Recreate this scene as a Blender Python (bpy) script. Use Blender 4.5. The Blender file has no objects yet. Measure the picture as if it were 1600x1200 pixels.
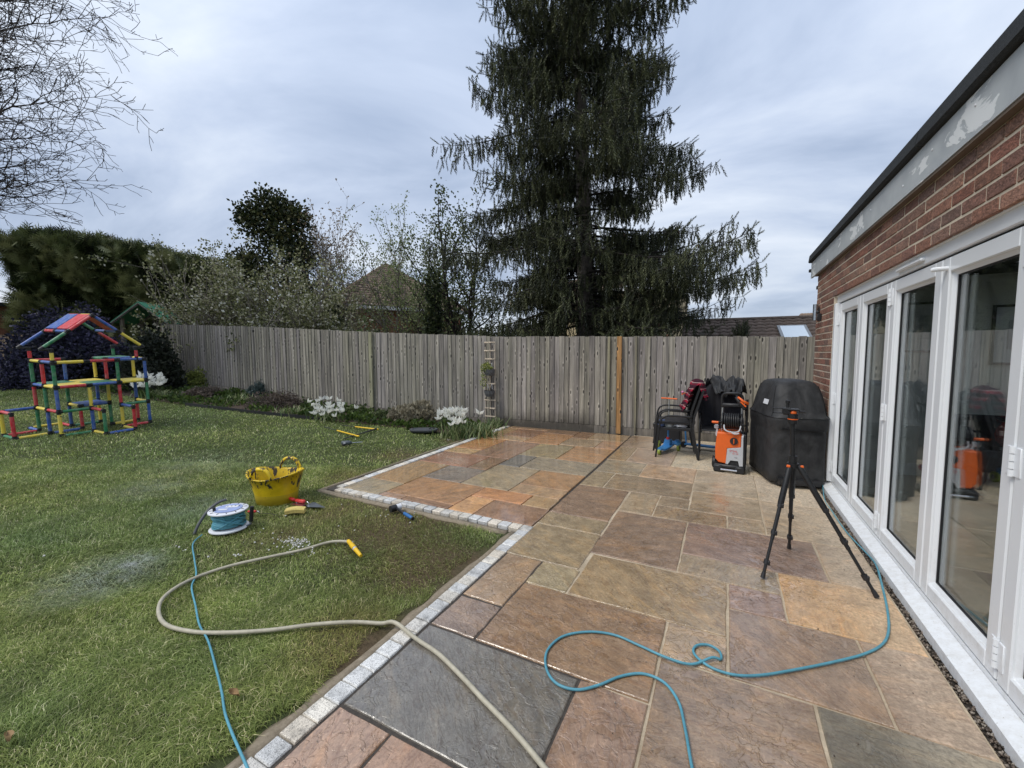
import bpy, math, random
import numpy as np
from mathutils import Vector, Matrix
random.seed(7); rng = np.random.default_rng(11)
S = bpy.context.scene; C = S.collection
R = math.radians
# ------------------------------------------------------------------ camera
F, YAW, PITCH, ROLL, EYE = 648.0, R(27.25), R(4.24), R(-0.19), 1.5
fw = Vector((-math.sin(YAW)*math.cos(PITCH), math.cos(YAW)*math.cos(PITCH), -math.sin(PITCH)))
rt = Vector((math.cos(YAW), math.sin(YAW), 0)); up = rt.cross(fw)
rt2 = rt*math.cos(ROLL) + up*math.sin(ROLL); up2 = rt2.cross(fw)
cd = bpy.data.cameras.new('camera'); cam = bpy.data.objects.new('camera', cd); C.objects.link(cam)
cam.matrix_world = Matrix(((rt2.x, up2.x, -fw.x, 0), (rt2.y, up2.y, -fw.y, 0), (rt2.z, up2.z, -fw.z, EYE), (0, 0, 0, 1)))
cd.sensor_width = 36; cd.lens = 36*F/1600; cd.clip_start = .02; cd.clip_end = 2000; S.camera = cam
# ------------------------------------------------------------------ world, sun, exposure
SUN_EL, SUN_AZ = R(52), R(215)      # azimuth clockwise from +y
W = bpy.data.worlds.new('World'); S.world = W; W.use_nodes = True
nt = W.node_tree; nt.nodes.clear(); N = nt.nodes.new; Lk = nt.links.new
out = N('ShaderNodeOutputWorld'); mix = N('ShaderNodeMixShader'); b1 = N('ShaderNodeBackground'); b2 = N('ShaderNodeBackground')
sky = N('ShaderNodeTexSky'); sky.sky_type = 'NISHITA'; sky.sun_disc = False; sky.sun_elevation = SUN_EL; sky.sun_rotation = SUN_AZ
Lk(sky.outputs[0], b1.inputs[0]); b1.inputs[1].default_value = 0.1
tc = N('ShaderNodeTexCoord'); sp = N('ShaderNodeSeparateXYZ'); Lk(tc.outputs['Generated'], sp.inputs[0])
def wm(op, a, b=None, cl=False):
    m = N('ShaderNodeMath'); m.operation = op; m.use_clamp = cl
    for i, v in enumerate((a, b)):
        if v is None: continue
        if isinstance(v, (int, float)): m.inputs[i].default_value = v
        else: Lk(v, m.inputs[i])
    return m.outputs[0]
zz = wm('ADD', wm('MAXIMUM', sp.outputs[2], 0.0), 0.22)
px_ = wm('DIVIDE', sp.outputs[0], zz); py_ = wm('DIVIDE', sp.outputs[1], zz)
cb = N('ShaderNodeCombineXYZ'); Lk(px_, cb.inputs[0]); Lk(py_, cb.inputs[1]); cb.inputs[2].default_value = 3.1
mp = N('ShaderNodeMapping'); mp.inputs['Rotation'].default_value = (0, 0, R(-28)); mp.inputs['Scale'].default_value = (1.0, 1.7, 1); Lk(cb.outputs[0], mp.inputs[0])
n1 = N('ShaderNodeTexNoise'); n1.inputs['Scale'].default_value = .75; n1.inputs['Detail'].default_value = 7; n1.inputs['Roughness'].default_value = .56; n1.inputs['Distortion'].default_value = .5
Lk(mp.outputs[0], n1.inputs['Vector'])
n2 = N('ShaderNodeTexNoise'); n2.inputs['Scale'].default_value = .35; n2.inputs['Detail'].default_value = 3; Lk(mp.outputs[0], n2.inputs['Vector'])
nn = wm('ADD', wm('MULTIPLY', n1.outputs[0], .65), wm('MULTIPLY', n2.outputs[0], .35))
cr = N('ShaderNodeValToRGB'); e = cr.color_ramp.elements
e[0].position = .38; e[0].color = (.36, .44, .59, 1); e[1].position = .62; e[1].color = (.84, .89, .97, 1)
m_ = e.new(.47); m_.color = (.52, .60, .75, 1); m_ = e.new(.55); m_.color = (.68, .75, .865, 1)
Lk(nn, cr.inputs[0]); Lk(cr.outputs[0], b2.inputs[0]); Lk(wm('MULTIPLY', wm('ADD', wm('MULTIPLY', wm('MAXIMUM', sp.outputs[2], 0.0), .75), 1.0), .71), b2.inputs[1])   # overcast: brighter towards the zenith
mix.inputs[0].default_value = .9; Lk(b1.outputs[0], mix.inputs[1]); Lk(b2.outputs[0], mix.inputs[2]); Lk(mix.outputs[0], out.inputs[0])
sl = bpy.data.lights.new('sun', 'SUN'); sl.energy = 1.5; sl.angle = R(25); sl.color = (1, .95, .86)
so = bpy.data.objects.new('sun', sl); C.objects.link(so)
so.rotation_euler = Vector((-math.sin(SUN_AZ)*math.cos(SUN_EL), -math.cos(SUN_AZ)*math.cos(SUN_EL), -math.sin(SUN_EL))).to_track_quat('-Z', 'Y').to_euler()
S.view_settings.view_transform = 'Standard'; S.view_settings.look = 'None'; S.view_settings.gamma = 1
S.view_settings.exposure = 0.42; S.view_settings.use_curve_mapping = False
S.render.engine = 'CYCLES'; S.cycles.max_bounces = 8; S.cycles.transparent_max_bounces = 16

# ------------------------------------------------------------------ survey helpers: a bearing turned into a point in the garden
def ray(px, py): return fw + rt2*((px-800)/F) + up2*((600-py)/F)
def gp(px, py, z=0.0):
    d = ray(px, py); return Vector((0, 0, EYE)) + d*((z-EYE)/d.z)
def dp(px, py, Z): return Vector((0, 0, EYE)) + ray(px, py)*Z
def lawn_h(x, y):
    s = min(12.0, max(0.0, -4.2-x)); s = s*s/(s+.6) if s > 0 else 0
    return -.03 + s*(.0235+.0062*min(8, max(0, y)))
def lawn_np(x, y):
    s = np.clip(-4.2-x, 0, 12); s = s*s/(s+.6); return -.03 + s*(.0235+.0062*np.clip(y, 0, 8))
def gl(px, py, dz=0):
    z = 0
    for i in range(50):
        p = gp(px, py, min(z, 1.2)); z = .5*z + .5*(lawn_h(p.x, p.y)+dz)
    return gp(px, py, z)

# ------------------------------------------------------------------ mesh helpers
class MB:
    def __init__(s): s.v = []; s.f = []; s.mi = []; s.M = Matrix.Identity(4); s.m = 0
    def add(s, vs, fs):
        b = len(s.v); s.v += [tuple(s.M @ Vector(v)) for v in vs]; s.f += [tuple(i+b for i in f) for f in fs]; s.mi += [s.m]*len(fs); return s
    def box(s, c, d, rz=0, bev=0):
        x, y, z = d[0]/2, d[1]/2, d[2]/2; rot = Matrix.Rotation(rz, 3, 'Z'); c = Vector(c)
        if bev <= 0:
            vs = [c + rot @ Vector(p) for p in ((-x,-y,-z),(x,-y,-z),(x,y,-z),(-x,y,-z),(-x,-y,z),(x,-y,z),(x,y,z),(-x,y,z))]
            return s.add(vs, [(0,3,2,1),(4,5,6,7),(0,1,5,4),(1,2,6,5),(2,3,7,6),(3,0,4,7)])
        b = min(bev, x*.9, y*.9, z*.9); R4 = []
        for zz_, ins in ((-z, b), (-z+b, 0), (z-b, 0), (z, b)):
            X, Y = x-ins, y-ins
            R4.append([c+rot @ Vector(p) for p in ((-X+(0 if ins else b), -Y, zz_), (X-(0 if ins else b), -Y, zz_), (X, -Y+(0 if ins else b), zz_), (X, Y-(0 if ins else b), zz_), (X-(0 if ins else b), Y, zz_), (-X+(0 if ins else b), Y, zz_), (-X, Y-(0 if ins else b), zz_), (-X, -Y+(0 if ins else b), zz_))])
        return s.loft(R4)
    def loft(s, rings, cap=True, closed=True):
        n = len(rings[0]); vs = [p for r in rings for p in r]; fs = []
        for i in range(len(rings)-1):
            for j in range(n if closed else n-1):
                k = (j+1) % n; fs.append((i*n+j, i*n+k, (i+1)*n+k, (i+1)*n+j))
        if cap: fs.append(tuple(reversed(range(n)))); fs.append(tuple(range((len(rings)-1)*n, len(rings)*n)))
        return s.add(vs, fs)
    def tube(s, pts, r, n=8, cap=True, flat=1.0):
        pts = [Vector(p) for p in pts]; rr = r if isinstance(r, (list, tuple)) else [r]*len(pts); rings = []; u = None
        for i, p in enumerate(pts):
            t = (pts[min(i+1, len(pts)-1)]-pts[max(i-1, 0)])
            if t.length < 1e-9: t = Vector((0, 0, 1))
            t.normalize()
            if u is None: u = t.orthogonal().normalized() if abs(t.z) > .9 else t.cross(Vector((0, 0, 1))).normalized()
            u = (u - t*u.dot(t)).normalized(); w = t.cross(u)
            rings.append([p + (u*math.cos(a) + w*math.sin(a)*flat)*rr[i] for a in [2*math.pi*k/n for k in range(n)]])
        return s.loft(rings, cap)
    def cyl(s, c, r, h, n=16, r2=None): c = Vector(c); return s.lathe(c, [(r, 0), (r if r2 is None else r2, h)], n)
    def lathe(s, c, prof, n=20, cap=True, sx=1, sy=1):
        c = Vector(c); return s.loft([[c+Vector((r*sx*math.cos(2*math.pi*k/n), r*sy*math.sin(2*math.pi*k/n), z)) for k in range(n)] for r, z in prof], cap)
    def poly(s, pts, h, z0=0):
        return s.loft([[Vector((p[0], p[1], z0)) for p in pts], [Vector((p[0], p[1], z0+h)) for p in pts]])
    def ell(s, c, r, n=12, m=8):
        c = Vector(c); rx, ry, rz = r if isinstance(r, (tuple, list)) else (r, r, r)
        return s.loft([[c+Vector((rx*math.sin(t)*math.cos(2*math.pi*k/n), ry*math.sin(t)*math.sin(2*math.pi*k/n), -rz*math.cos(t))) for k in range(n)] for t in [.12+(math.pi-.24)*i/m for i in range(m+1)]])
    def mesh(s, name, mats, smooth=False):
        me = bpy.data.meshes.new(name); me.from_pydata(s.v, [], s.f)
        for m in (mats if isinstance(mats, (list, tuple)) else [mats]): me.materials.append(m)
        if any(s.mi): me.polygons.foreach_set('material_index', s.mi)
        if smooth: me.polygons.foreach_set('use_smooth', [True]*len(me.polygons)); 
        me.update(); return me
    def build(s, name, mats, parent=None, smooth=False, **kw):
        return link(name, s.mesh(name, mats, smooth), parent, smooth, **kw)
def link(name, me, parent=None, smooth=False, loc=None, rot=None, col=None):
    o = bpy.data.objects.new(name, me); C.objects.link(o)
    if parent: o.parent = parent
    if loc is not None: o.location = loc
    if rot is not None: o.rotation_euler = rot
    if col is not None: o.color = (*col, 1)
    if smooth == 'auto' and len(me.polygons):
        me.set_sharp_from_angle(angle=R(38))
    return o
def tag(o, label=None, cat=None, group=None, kind=None):
    if label: o['label'] = label
    if cat: o['category'] = cat
    if group: o['group'] = group
    if kind: o['kind'] = kind
    return o
def thing(name, label, cat, loc=(0, 0, 0), rz=0, group=None):
    o = bpy.data.objects.new(name, None); C.objects.link(o); o.location = loc; o.rotation_euler = (0, 0, rz)
    o.empty_display_size = .1; return tag(o, label, cat, group)
def np_mesh(name, V, Fc, mat, attr=None, smooth=False, mi=None):
    """V (n,3), Fc (m,k)"""
    me = bpy.data.meshes.new(name); V = np.asarray(V, np.float32); Fc = np.asarray(Fc, np.int32); m, k = Fc.shape
    me.vertices.add(len(V)); me.vertices.foreach_set('co', V.ravel()); me.loops.add(m*k); me.loops.foreach_set('vertex_index', Fc.ravel())
    me.polygons.add(m); me.polygons.foreach_set('loop_start', np.arange(0, m*k, k, dtype=np.int32)); me.polygons.foreach_set('loop_total', np.full(m, k, np.int32))
    for q in (mat if isinstance(mat, (list, tuple)) else [mat]): me.materials.append(q)
    if mi is not None: me.polygons.foreach_set('material_index', np.asarray(mi, np.int32))
    if smooth: me.polygons.foreach_set('use_smooth', np.ones(m, bool))
    if attr is not None:
        a = me.attributes.new('v', 'FLOAT', 'POINT'); a.data.foreach_set('value', np.asarray(attr, np.float32))
    me.update(calc_edges=True); return me
def frames(D, roll):
    D = D/np.linalg.norm(D, axis=1, keepdims=True); a = np.where(np.abs(D[:, 2:3]) > .95, np.array([[1., 0, 0]]), np.array([[0, 0, 1.]]))
    u = np.cross(a, D); u /= np.linalg.norm(u, axis=1, keepdims=True); w = np.cross(D, u); c, s_ = np.cos(roll)[:, None], np.sin(roll)[:, None]
    return u*c+w*s_, -u*s_+w*c, D
def scatter(tv, tf, P, D, sc, roll=None, var=None, tvar=None):
    """copy a small leaf template (n,3),(m,k) to every point P, its z axis along D; one real mesh"""
    n = len(P); tv = np.asarray(tv, float); tf = np.asarray(tf)
    if roll is None: roll = rng.uniform(0, 6.283, n)
    u, w, d = frames(np.asarray(D, float), roll); sc = np.broadcast_to(sc, (n,))
    V = P[:, None, :] + sc[:, None, None]*(tv[None, :, 0:1]*u[:, None, :] + tv[None, :, 1:2]*w[:, None, :] + tv[None, :, 2:3]*d[:, None, :])
    Fc = (tf[None] + (np.arange(n)*len(tv))[:, None, None]).reshape(-1, tf.shape[1])
    if var is None: var = rng.uniform(0, 1, n)
    a = np.repeat(var, len(tv)) + (0 if tvar is None else np.tile(tvar, n))
    return V.reshape(-1, 3), Fc, a
def segs(P0, P1, r0, r1, k=3):
    n = len(P0); D = P1-P0; D[np.linalg.norm(D, axis=1) < 1e-6] = [0, 0, 1e-3]; u, w, d = frames(D, np.zeros(n))
    an = np.arange(k)*2*np.pi/k; ring = np.cos(an)[None, :, None]*u[:, None]+np.sin(an)[None, :, None]*w[:, None]
    V = np.concatenate([P0[:, None]+ring*r0[:, None, None], P1[:, None]+ring*r1[:, None, None]], 1)
    f = np.array([[i, (i+1) % k, (i+1) % k+k, i+k] for i in range(k)]); Fc = (f[None]+(np.arange(n)*2*k)[:, None, None]).reshape(-1, 4)
    return V.reshape(-1, 3), Fc
class SG:
    def __init__(s): s.a = []; s.b = []; s.r = []; s.q = []
    def add(s, p, q, r0, r1): s.a.append(tuple(p)); s.b.append(tuple(q)); s.r.append(r0); s.q.append(r1)
    def line(s, pts, r0, r1):
        n = len(pts)-1
        for i in range(n): s.add(pts[i], pts[i+1], r0+(r1-r0)*i/n, r0+(r1-r0)*(i+1)/n)
    def build(s, name, mat, parent, k=3, smooth=True):
        V, Fc = segs(np.array(s.a), np.array(s.b), np.array(s.r), np.array(s.q), k); return link(name, np_mesh(name, V, Fc, mat, smooth=smooth), parent)
def smooth_path(pts, sub=8):
    P = [Vector(p) for p in pts]; o = []
    for i in range(len(P)-1):
        a, b, c, d = P[max(i-1, 0)], P[i], P[i+1], P[min(i+2, len(P)-1)]
        for k in range(sub):
            t = k/sub; o.append(.5*((2*b)+(-a+c)*t+(2*a-5*b+4*c-d)*t*t+(-a+3*b-3*c+d)*t**3))
    o.append(P[-1]); return o

# ------------------------------------------------------------------ materials
class NT:
    def __init__(s, name, rough=.6, spec=.5):
        s.m = bpy.data.materials.new(name); s.m.use_nodes = True; s.t = s.m.node_tree; s.p = s.t.nodes['Principled BSDF']; s.out = s.t.nodes['Material Output']
        s.p.inputs['Roughness'].default_value = rough; s.p.inputs['Specular IOR Level'].default_value = spec
    def n(s, ty, **kw):
        x = s.t.nodes.new('ShaderNode'+ty)
        for k, v in kw.items():
            if k in x.inputs: s.set(x.inputs[k], v)
            else: setattr(x, k, v)
        return x
    def set(s, inp, v):
        if isinstance(v, bpy.types.NodeSocket): s.t.links.new(v, inp)
        elif isinstance(v, tuple) and len(v) == 3 and inp.type == 'RGBA': inp.default_value = (*v, 1)
        else: inp.default_value = v
    def pos(s): return s.n('NewGeometry').outputs['Position']
    def obj(s): return s.n('TexCoord').outputs['Object']
    def map(s, vec, scale=(1, 1, 1), loc=(0, 0, 0), rot=(0, 0, 0)): return s.n('Mapping', Vector=vec, Scale=scale, Location=loc, Rotation=rot).outputs[0]
    def noise(s, vec, sc, det=4, ro=.5, dist=0): return s.n('TexNoise', Vector=vec, Scale=sc, Detail=det, Roughness=ro, Distortion=dist).outputs[0]
    def ramp(s, f, *stops):
        x = s.n('ValToRGB', Fac=f); e = x.color_ramp.elements
        while len(e) < len(stops): e.new(.5)
        for i, (p, c) in enumerate(stops):
            e[i].position = p; e[i].color = (*c, 1) if isinstance(c, tuple) else (c, c, c, 1)
        return x.outputs[0]
    def math(s, op, a, b=0.0, clamp=False):
        x = s.n('Math', operation=op, use_clamp=clamp); s.set(x.inputs[0], a); s.set(x.inputs[1], b); return x.outputs[0]
    def mix(s, f, a, b, bt='MIX'):
        x = s.n('Mix', data_type='RGBA', blend_type=bt); s.set(x.inputs[0], f); s.set(x.inputs[6], a); s.set(x.inputs[7], b); return x.outputs[2]
    def bump(s, h, st=.3, d=.01, nrm=None):
        x = s.n('Bump', Height=h, Strength=st, Distance=d)
        if nrm: s.set(x.inputs['Normal'], nrm)
        return x.outputs[0]
    def fin(s, col=None, rough=None, nrm=None):
        if col is not None: s.set(s.p.inputs['Base Color'], col)
        if rough is not None: s.set(s.p.inputs['Roughness'], rough)
        if nrm is not None: s.set(s.p.inputs['Normal'], nrm)
        return s.m
def plain(name, col, rough=.5, metal=0, var=.12, scale=30, bump=.05, coat=0, bd=.002, oc=False):
    n = NT(name, rough); v = n.obj(); f = n.noise(v, scale, 5, .6); g_ = n.noise(v, scale*.17, 3)
    base = n.n('ObjectInfo').outputs['Color'] if oc else col
    k = n.ramp(f, (.3, 1-var), (.7, 1+var*.6)); c = n.mix(1.0, base, k, 'MULTIPLY'); c = n.mix(1.0, c, n.ramp(g_, (.35, 1-var), (.65, 1.0)), 'MULTIPLY')
    n.p.inputs['Metallic'].default_value = metal; n.p.inputs['Coat Weight'].default_value = coat
    return n.fin(c, n.math('ADD', n.math('MULTIPLY', g_, .25), rough-.12), n.bump(f, bump, bd))
def leaf_mat(name, *cols, rough=.55, trans=.25):
    n = NT(name, rough); a = n.n('Attribute', attribute_name='v').outputs['Fac']; k = len(cols)
    c = n.ramp(a, *[(i/(k-1), cols[i]) for i in range(k)]); n.fin(c)
    tr = n.n('BsdfTranslucent', Color=c); mx = n.n('MixShader', Fac=trans); n.t.links.new(n.p.outputs[0], mx.inputs[1]); n.t.links.new(tr.outputs[0], mx.inputs[2]); n.t.links.new(mx.outputs[0], n.out.inputs[0])
    return n.m

def mat_slab():
    n = NT('riven_sandstone'); v = n.pos(); oi = n.n('ObjectInfo'); oc = oi.outputs['Color']; rnd = oi.outputs['Random']
    off = n.n('VectorMath', operation='ADD'); n.set(off.inputs[0], v); cx = n.n('CombineXYZ', X=n.math('MULTIPLY', rnd, 37.0), Y=n.math('MULTIPLY', rnd, 91.0), Z=n.math('MULTIPLY', rnd, 13.0)); n.set(off.inputs[1], cx.outputs[0]); q = off.outputs[0]
    rotd = n.n('VectorRotate', Vector=q, Angle=n.math('MULTIPLY', rnd, 25.0)).outputs[0]; band = n.map(rotd, (1.0, 3.2, 1))
    f1 = n.noise(band, 2.2, 6, .6, 1.2); f2 = n.noise(q, 9, 6, .65); f3 = n.noise(q, 90, 3, .6); f4 = n.noise(band, 9, 5, .6, 2.0)
    terr = n.math('FRACT', n.math('MULTIPLY', n.noise(band, 1.5, 5, .55, .8), 9.0)); tm = n.ramp(n.noise(q, 2.2, 2), (.46, 0.0), (.56, 1.0)); led = n.math('MULTIPLY', n.ramp(terr, (.0, 1.0), (.05, 0.0)), tm)
    c = n.mix(1.0, oc, n.ramp(f1, (.28, (.80, .79, .79)), (.5, (1, 1, 1)), (.68, (1.24, 1.14, 1.0))), 'MULTIPLY'); c = n.mix(n.math('MULTIPLY', led, .6), c, n.mix(1.0, c, (.42, .38, .36), 'MULTIPLY'))
    fl = n.noise(q, 34, 3, .5, .6); c = n.mix(n.math('MULTIPLY', n.ramp(fl, (.62, 0.0), (.67, 1.0)), .5), c, n.mix(1.0, c, (1.5, 1.5, 1.5), 'MULTIPLY')); c = n.mix(n.math('MULTIPLY', n.ramp(fl, (.30, 1.0), (.35, 0.0)), .5), c, n.mix(1.0, c, (.5, .45, .4), 'MULTIPLY'))
    c = n.mix(n.math('MULTIPLY', n.ramp(f4, (.5, 0.0), (.62, 1.0)), .4), c, n.mix(1.0, c, (.62, .5, .45), 'MULTIPLY'))
    c = n.mix(1.0, c, n.ramp(f2, (.3, .76), (.7, 1.18)), 'MULTIPLY'); c = n.mix(1.0, c, n.ramp(f3, (.35, .86), (.65, 1.1)), 'MULTIPLY')
    # where the slabs have dried: towards the chairs and along the house
    s = n.n('SeparateXYZ', Vector=v); wob = n.math('MULTIPLY', n.math('SUBTRACT', n.noise(v, 3.5, 8, .7, .4), .5), 2.4)
    dry = n.math('ADD', n.math('ADD', n.math('MULTIPLY', s.outputs[0], .9), n.math('MULTIPLY', s.outputs[1], .8)), wob)   # big at back right
    dry = n.ramp(n.math('MULTIPLY', n.math('SUBTRACT', dry, 3.3), .7, True), (0.0, 0.0), (1.0, 1.0))
    lim = n.math('MULTIPLY', n.math('SUBTRACT', s.outputs[0], -1.35), 3.0, True); dry = n.math('MULTIPLY', dry, lim)
    dr2 = n.math('MULTIPLY', n.math('ADD', n.math('SUBTRACT', s.outputs[0], .60), n.math('MULTIPLY', wob, .12)), 5.0, True); dry = n.math('MAXIMUM', dry, n.math('MULTIPLY', dr2, .75))
    light = n.mix(.5, n.mix(1.0, c, (1.35, 1.35, 1.35), 'MULTIPLY'), (.50, .43, .34)); light = n.mix(1.0, light, n.ramp(n.noise(v, 42, 6, .75), (.38, .62), (.6, 1.15)), 'MULTIPLY')
    c = n.mix(dry, c, light)
    # standing water in the hollows
    pud = n.ramp(n.noise(v, 1.7, 3, .5), (.44, 0.0), (.53, 1.0)); pud2 = n.ramp(n.noise(n.map(v, (1, 1, 1), (5, 3, 0)), 16, 4, .55, 1.0), (.47, 0.0), (.54, 1.0)); wet = n.math('MULTIPLY', n.math('MULTIPLY', pud, pud2), n.math('SUBTRACT', 1.0, dry))
    newp = n.math('MULTIPLY', n.math('LESS_THAN', s.outputs[0], -1.46), n.math('GREATER_THAN', s.outputs[1], 3.0)); wet = n.math('MAXIMUM', wet, n.math('MULTIPLY', n.ramp(n.noise(v, 1.6, 3), (.36, 0.1), (.56, .95)), newp))
    hb = n.math('ADD', n.math('MULTIPLY', f4, 1.0), n.math('ADD', n.math('MULTIPLY', f2, .8), n.math('ADD', n.math('MULTIPLY', terr, n.math('MULTIPLY', tm, .5)), n.math('MULTIPLY', f3, .12))))
    hb = n.math('MULTIPLY', hb, n.math('SUBTRACT', 1.0, n.math('MULTIPLY', wet, .93)))
    ro = n.mix(wet, n.ramp(f2, (.3, .17), (.7, .36)), (.05, .05, .05)); ro = n.mix(dry, ro, (.8, .8, .8))
    n.p.inputs['Specular IOR Level'].default_value = .45; film = n.math('MULTIPLY', n.math('SUBTRACT', 1.0, dry), n.ramp(n.noise(v, 1.1, 4, .6), (.34, .6), (.50, 1.0))); n.set(n.p.inputs['Coat Weight'], n.math('MAXIMUM', film, wet)); n.set(n.p.inputs['Coat Roughness'], n.mix(wet, n.ramp(f2, (.3, .05), (.7, .16)), (.02, .02, .02))); n.set(n.p.inputs['Coat Normal'], n.bump(n.math('MULTIPLY', hb, 1.0), .22, .006)); n.p.inputs['Coat IOR'].default_value = 1.5
    return n.fin(c, ro, n.bump(hb, .5, .008))
def mat_mortar():
    n = NT('mortar_joint', .85); v = n.pos(); f = n.noise(v, 60, 5, .7); g_ = n.noise(v, 3, 4)
    s = n.n('SeparateXYZ', Vector=v); m = n.ramp(g_, (.35, (.40, .32, .22)), (.65, (.56, .46, .33)))
    dark = n.ramp(f, (.3, (.035, .03, .026)), (.7, (.075, .062, .05)))
    isnew = n.math('LESS_THAN', n.math('ADD', s.outputs[0], n.math('MULTIPLY', n.math('LESS_THAN', s.outputs[1], 2.69), -.34)), -1.452)
    blue = n.math('MULTIPLY', n.math('LESS_THAN', s.outputs[0], -.51), n.math('MULTIPLY', n.math('LESS_THAN', s.outputs[1], 1.80), n.math('GREATER_THAN', s.outputs[1], 1.10))); isnew = n.math('MAXIMUM', isnew, blue)
    return n.fin(n.mix(isnew, n.mix(1.0, m, n.ramp(f, (.3, .75), (.7, 1.1)), 'MULTIPLY'), dark), None, n.bump(f, .6, .004))
def mat_granite():
    n = NT('granite', .42); v = n.pos(); oc = n.n('ObjectInfo').outputs['Color']
    w_ = n.n('TexVoronoi', Vector=v, Scale=380.0).outputs['Color']; sp_ = n.n('SeparateXYZ', Vector=w_).outputs[0]; f = n.noise(v, 120, 4, .7)
    c = n.ramp(sp_, (.08, (.30, .29, .28)), (.25, (.62, .60, .57)), (.8, (.80, .78, .74))); c = n.mix(1.0, c, oc, 'MULTIPLY'); c = n.mix(1.0, c, n.ramp(n.noise(v, 14, 5, .7), (.34, .62), (.52, 1.05)), 'MULTIPLY')
    return n.fin(c, n.ramp(n.noise(v, 20, 3), (.4, .3), (.6, .6)), n.bump(f, .4, .003))
def mat_fence(name, base, aged=True):
    n = NT(name, .85, .25); v = n.obj(); oi = n.n('ObjectInfo'); r = oi.outputs['Random']; oc = oi.outputs['Color']
    cx = n.n('CombineXYZ', X=n.math('MULTIPLY', r, 53.0), Y=0.0, Z=n.math('MULTIPLY', r, 29.0)); a = n.n('VectorMath', operation='ADD'); n.set(a.inputs[0], v); n.set(a.inputs[1], cx.outputs[0]); q = a.outputs[0]
    ks = n.n('SeparateXYZ', Vector=q); kn = n.n('TexVoronoi', voronoi_dimensions='2D', Vector=n.n('CombineXYZ', X=n.math('MULTIPLY', ks.outputs[0], 7.5), Y=n.math('MULTIPLY', ks.outputs[2], 2.3)).outputs[0], Scale=1.0); kd = kn.outputs['Distance']
    warp = n.n('VectorMath', operation='ADD'); n.set(warp.inputs[0], q); n.set(warp.inputs[1], n.n('CombineXYZ', X=n.math('MULTIPLY', n.ramp(kd, (0.0, 1.0), (.4, 0.0)), .018)).outputs[0])
    gr = n.noise(n.map(warp.outputs[0], (70, 70, 1.6)), 1.0, 6, .7, .2); g2 = n.noise(n.map(q, (9, 9, .8)), 1.0, 4, .6); g3 = n.noise(n.map(q, (26, 26, 1.2)), 1, 4, .6)
    c = n.mix(1.0, oc, n.ramp(gr, (.30, .48), (.5, .98), (.72, 1.35)), 'MULTIPLY'); c = n.mix(1.0, c, n.ramp(g2, (.3, (.70, .70, .73)), (.7, (1.22, 1.2, 1.17))), 'MULTIPLY')
    c = n.mix(1.0, c, n.ramp(g3, (.36, .72), (.56, 1.06)), 'MULTIPLY')
    c = n.mix(n.ramp(kd, (.12, 1.0), (.2, 0.0)), c, n.mix(1.0, c, (1.4, 1.4, 1.4), 'MULTIPLY')); c = n.mix(n.ramp(kd, (.07, 1.0), (.10, 0.0)), c, (.04, .036, .034))
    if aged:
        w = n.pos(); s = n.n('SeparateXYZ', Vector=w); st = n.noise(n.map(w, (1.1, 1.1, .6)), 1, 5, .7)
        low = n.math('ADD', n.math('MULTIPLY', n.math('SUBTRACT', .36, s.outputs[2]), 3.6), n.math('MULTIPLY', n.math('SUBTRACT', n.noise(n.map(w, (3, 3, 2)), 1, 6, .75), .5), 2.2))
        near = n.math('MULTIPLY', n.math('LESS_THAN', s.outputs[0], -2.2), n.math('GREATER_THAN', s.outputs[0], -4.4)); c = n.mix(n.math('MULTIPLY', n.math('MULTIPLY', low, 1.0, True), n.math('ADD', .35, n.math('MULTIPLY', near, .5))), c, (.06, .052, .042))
        c = n.mix(n.math('MULTIPLY', n.ramp(n.noise(n.map(w, (.9, .9, .9)), 1, 5, .7), (.52, 0.0), (.7, 1.0)), .22), c, (.26, .25, .17))
    return n.fin(c, None, n.bump(gr, .35, .003))
def mat_brick():
    n = NT('stock_brick', .85, .3); v = n.pos(); oc = n.n('ObjectInfo').outputs['Color']
    f = n.noise(n.map(v, (1, 1, 1.7)), 26, 6, .7, .8); g_ = n.noise(v, 110, 4, .7); cre = n.ramp(n.noise(n.map(v, (1, 1, 2.2)), 15, 3, .5, 2.2), (.44, 0.0), (.5, 1.0), (.56, 0.0))
    c = n.mix(1.0, oc, n.ramp(f, (.3, (.62, .6, .62)), (.5, (1, 1, 1)), (.72, (1.4, 1.3, 1.2))), 'MULTIPLY'); c = n.mix(1.0, c, n.ramp(g_, (.35, .72), (.65, 1.15)), 'MULTIPLY')
    c = n.mix(n.math('MULTIPLY', cre, .5), c, (.07, .045, .035))
    return n.fin(c, None, n.bump(n.math('ADD', n.math('MULTIPLY', f, .8), n.math('SUBTRACT', n.math('MULTIPLY', g_, .3), n.math('MULTIPLY', cre, .6))), .8, .007))
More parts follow.
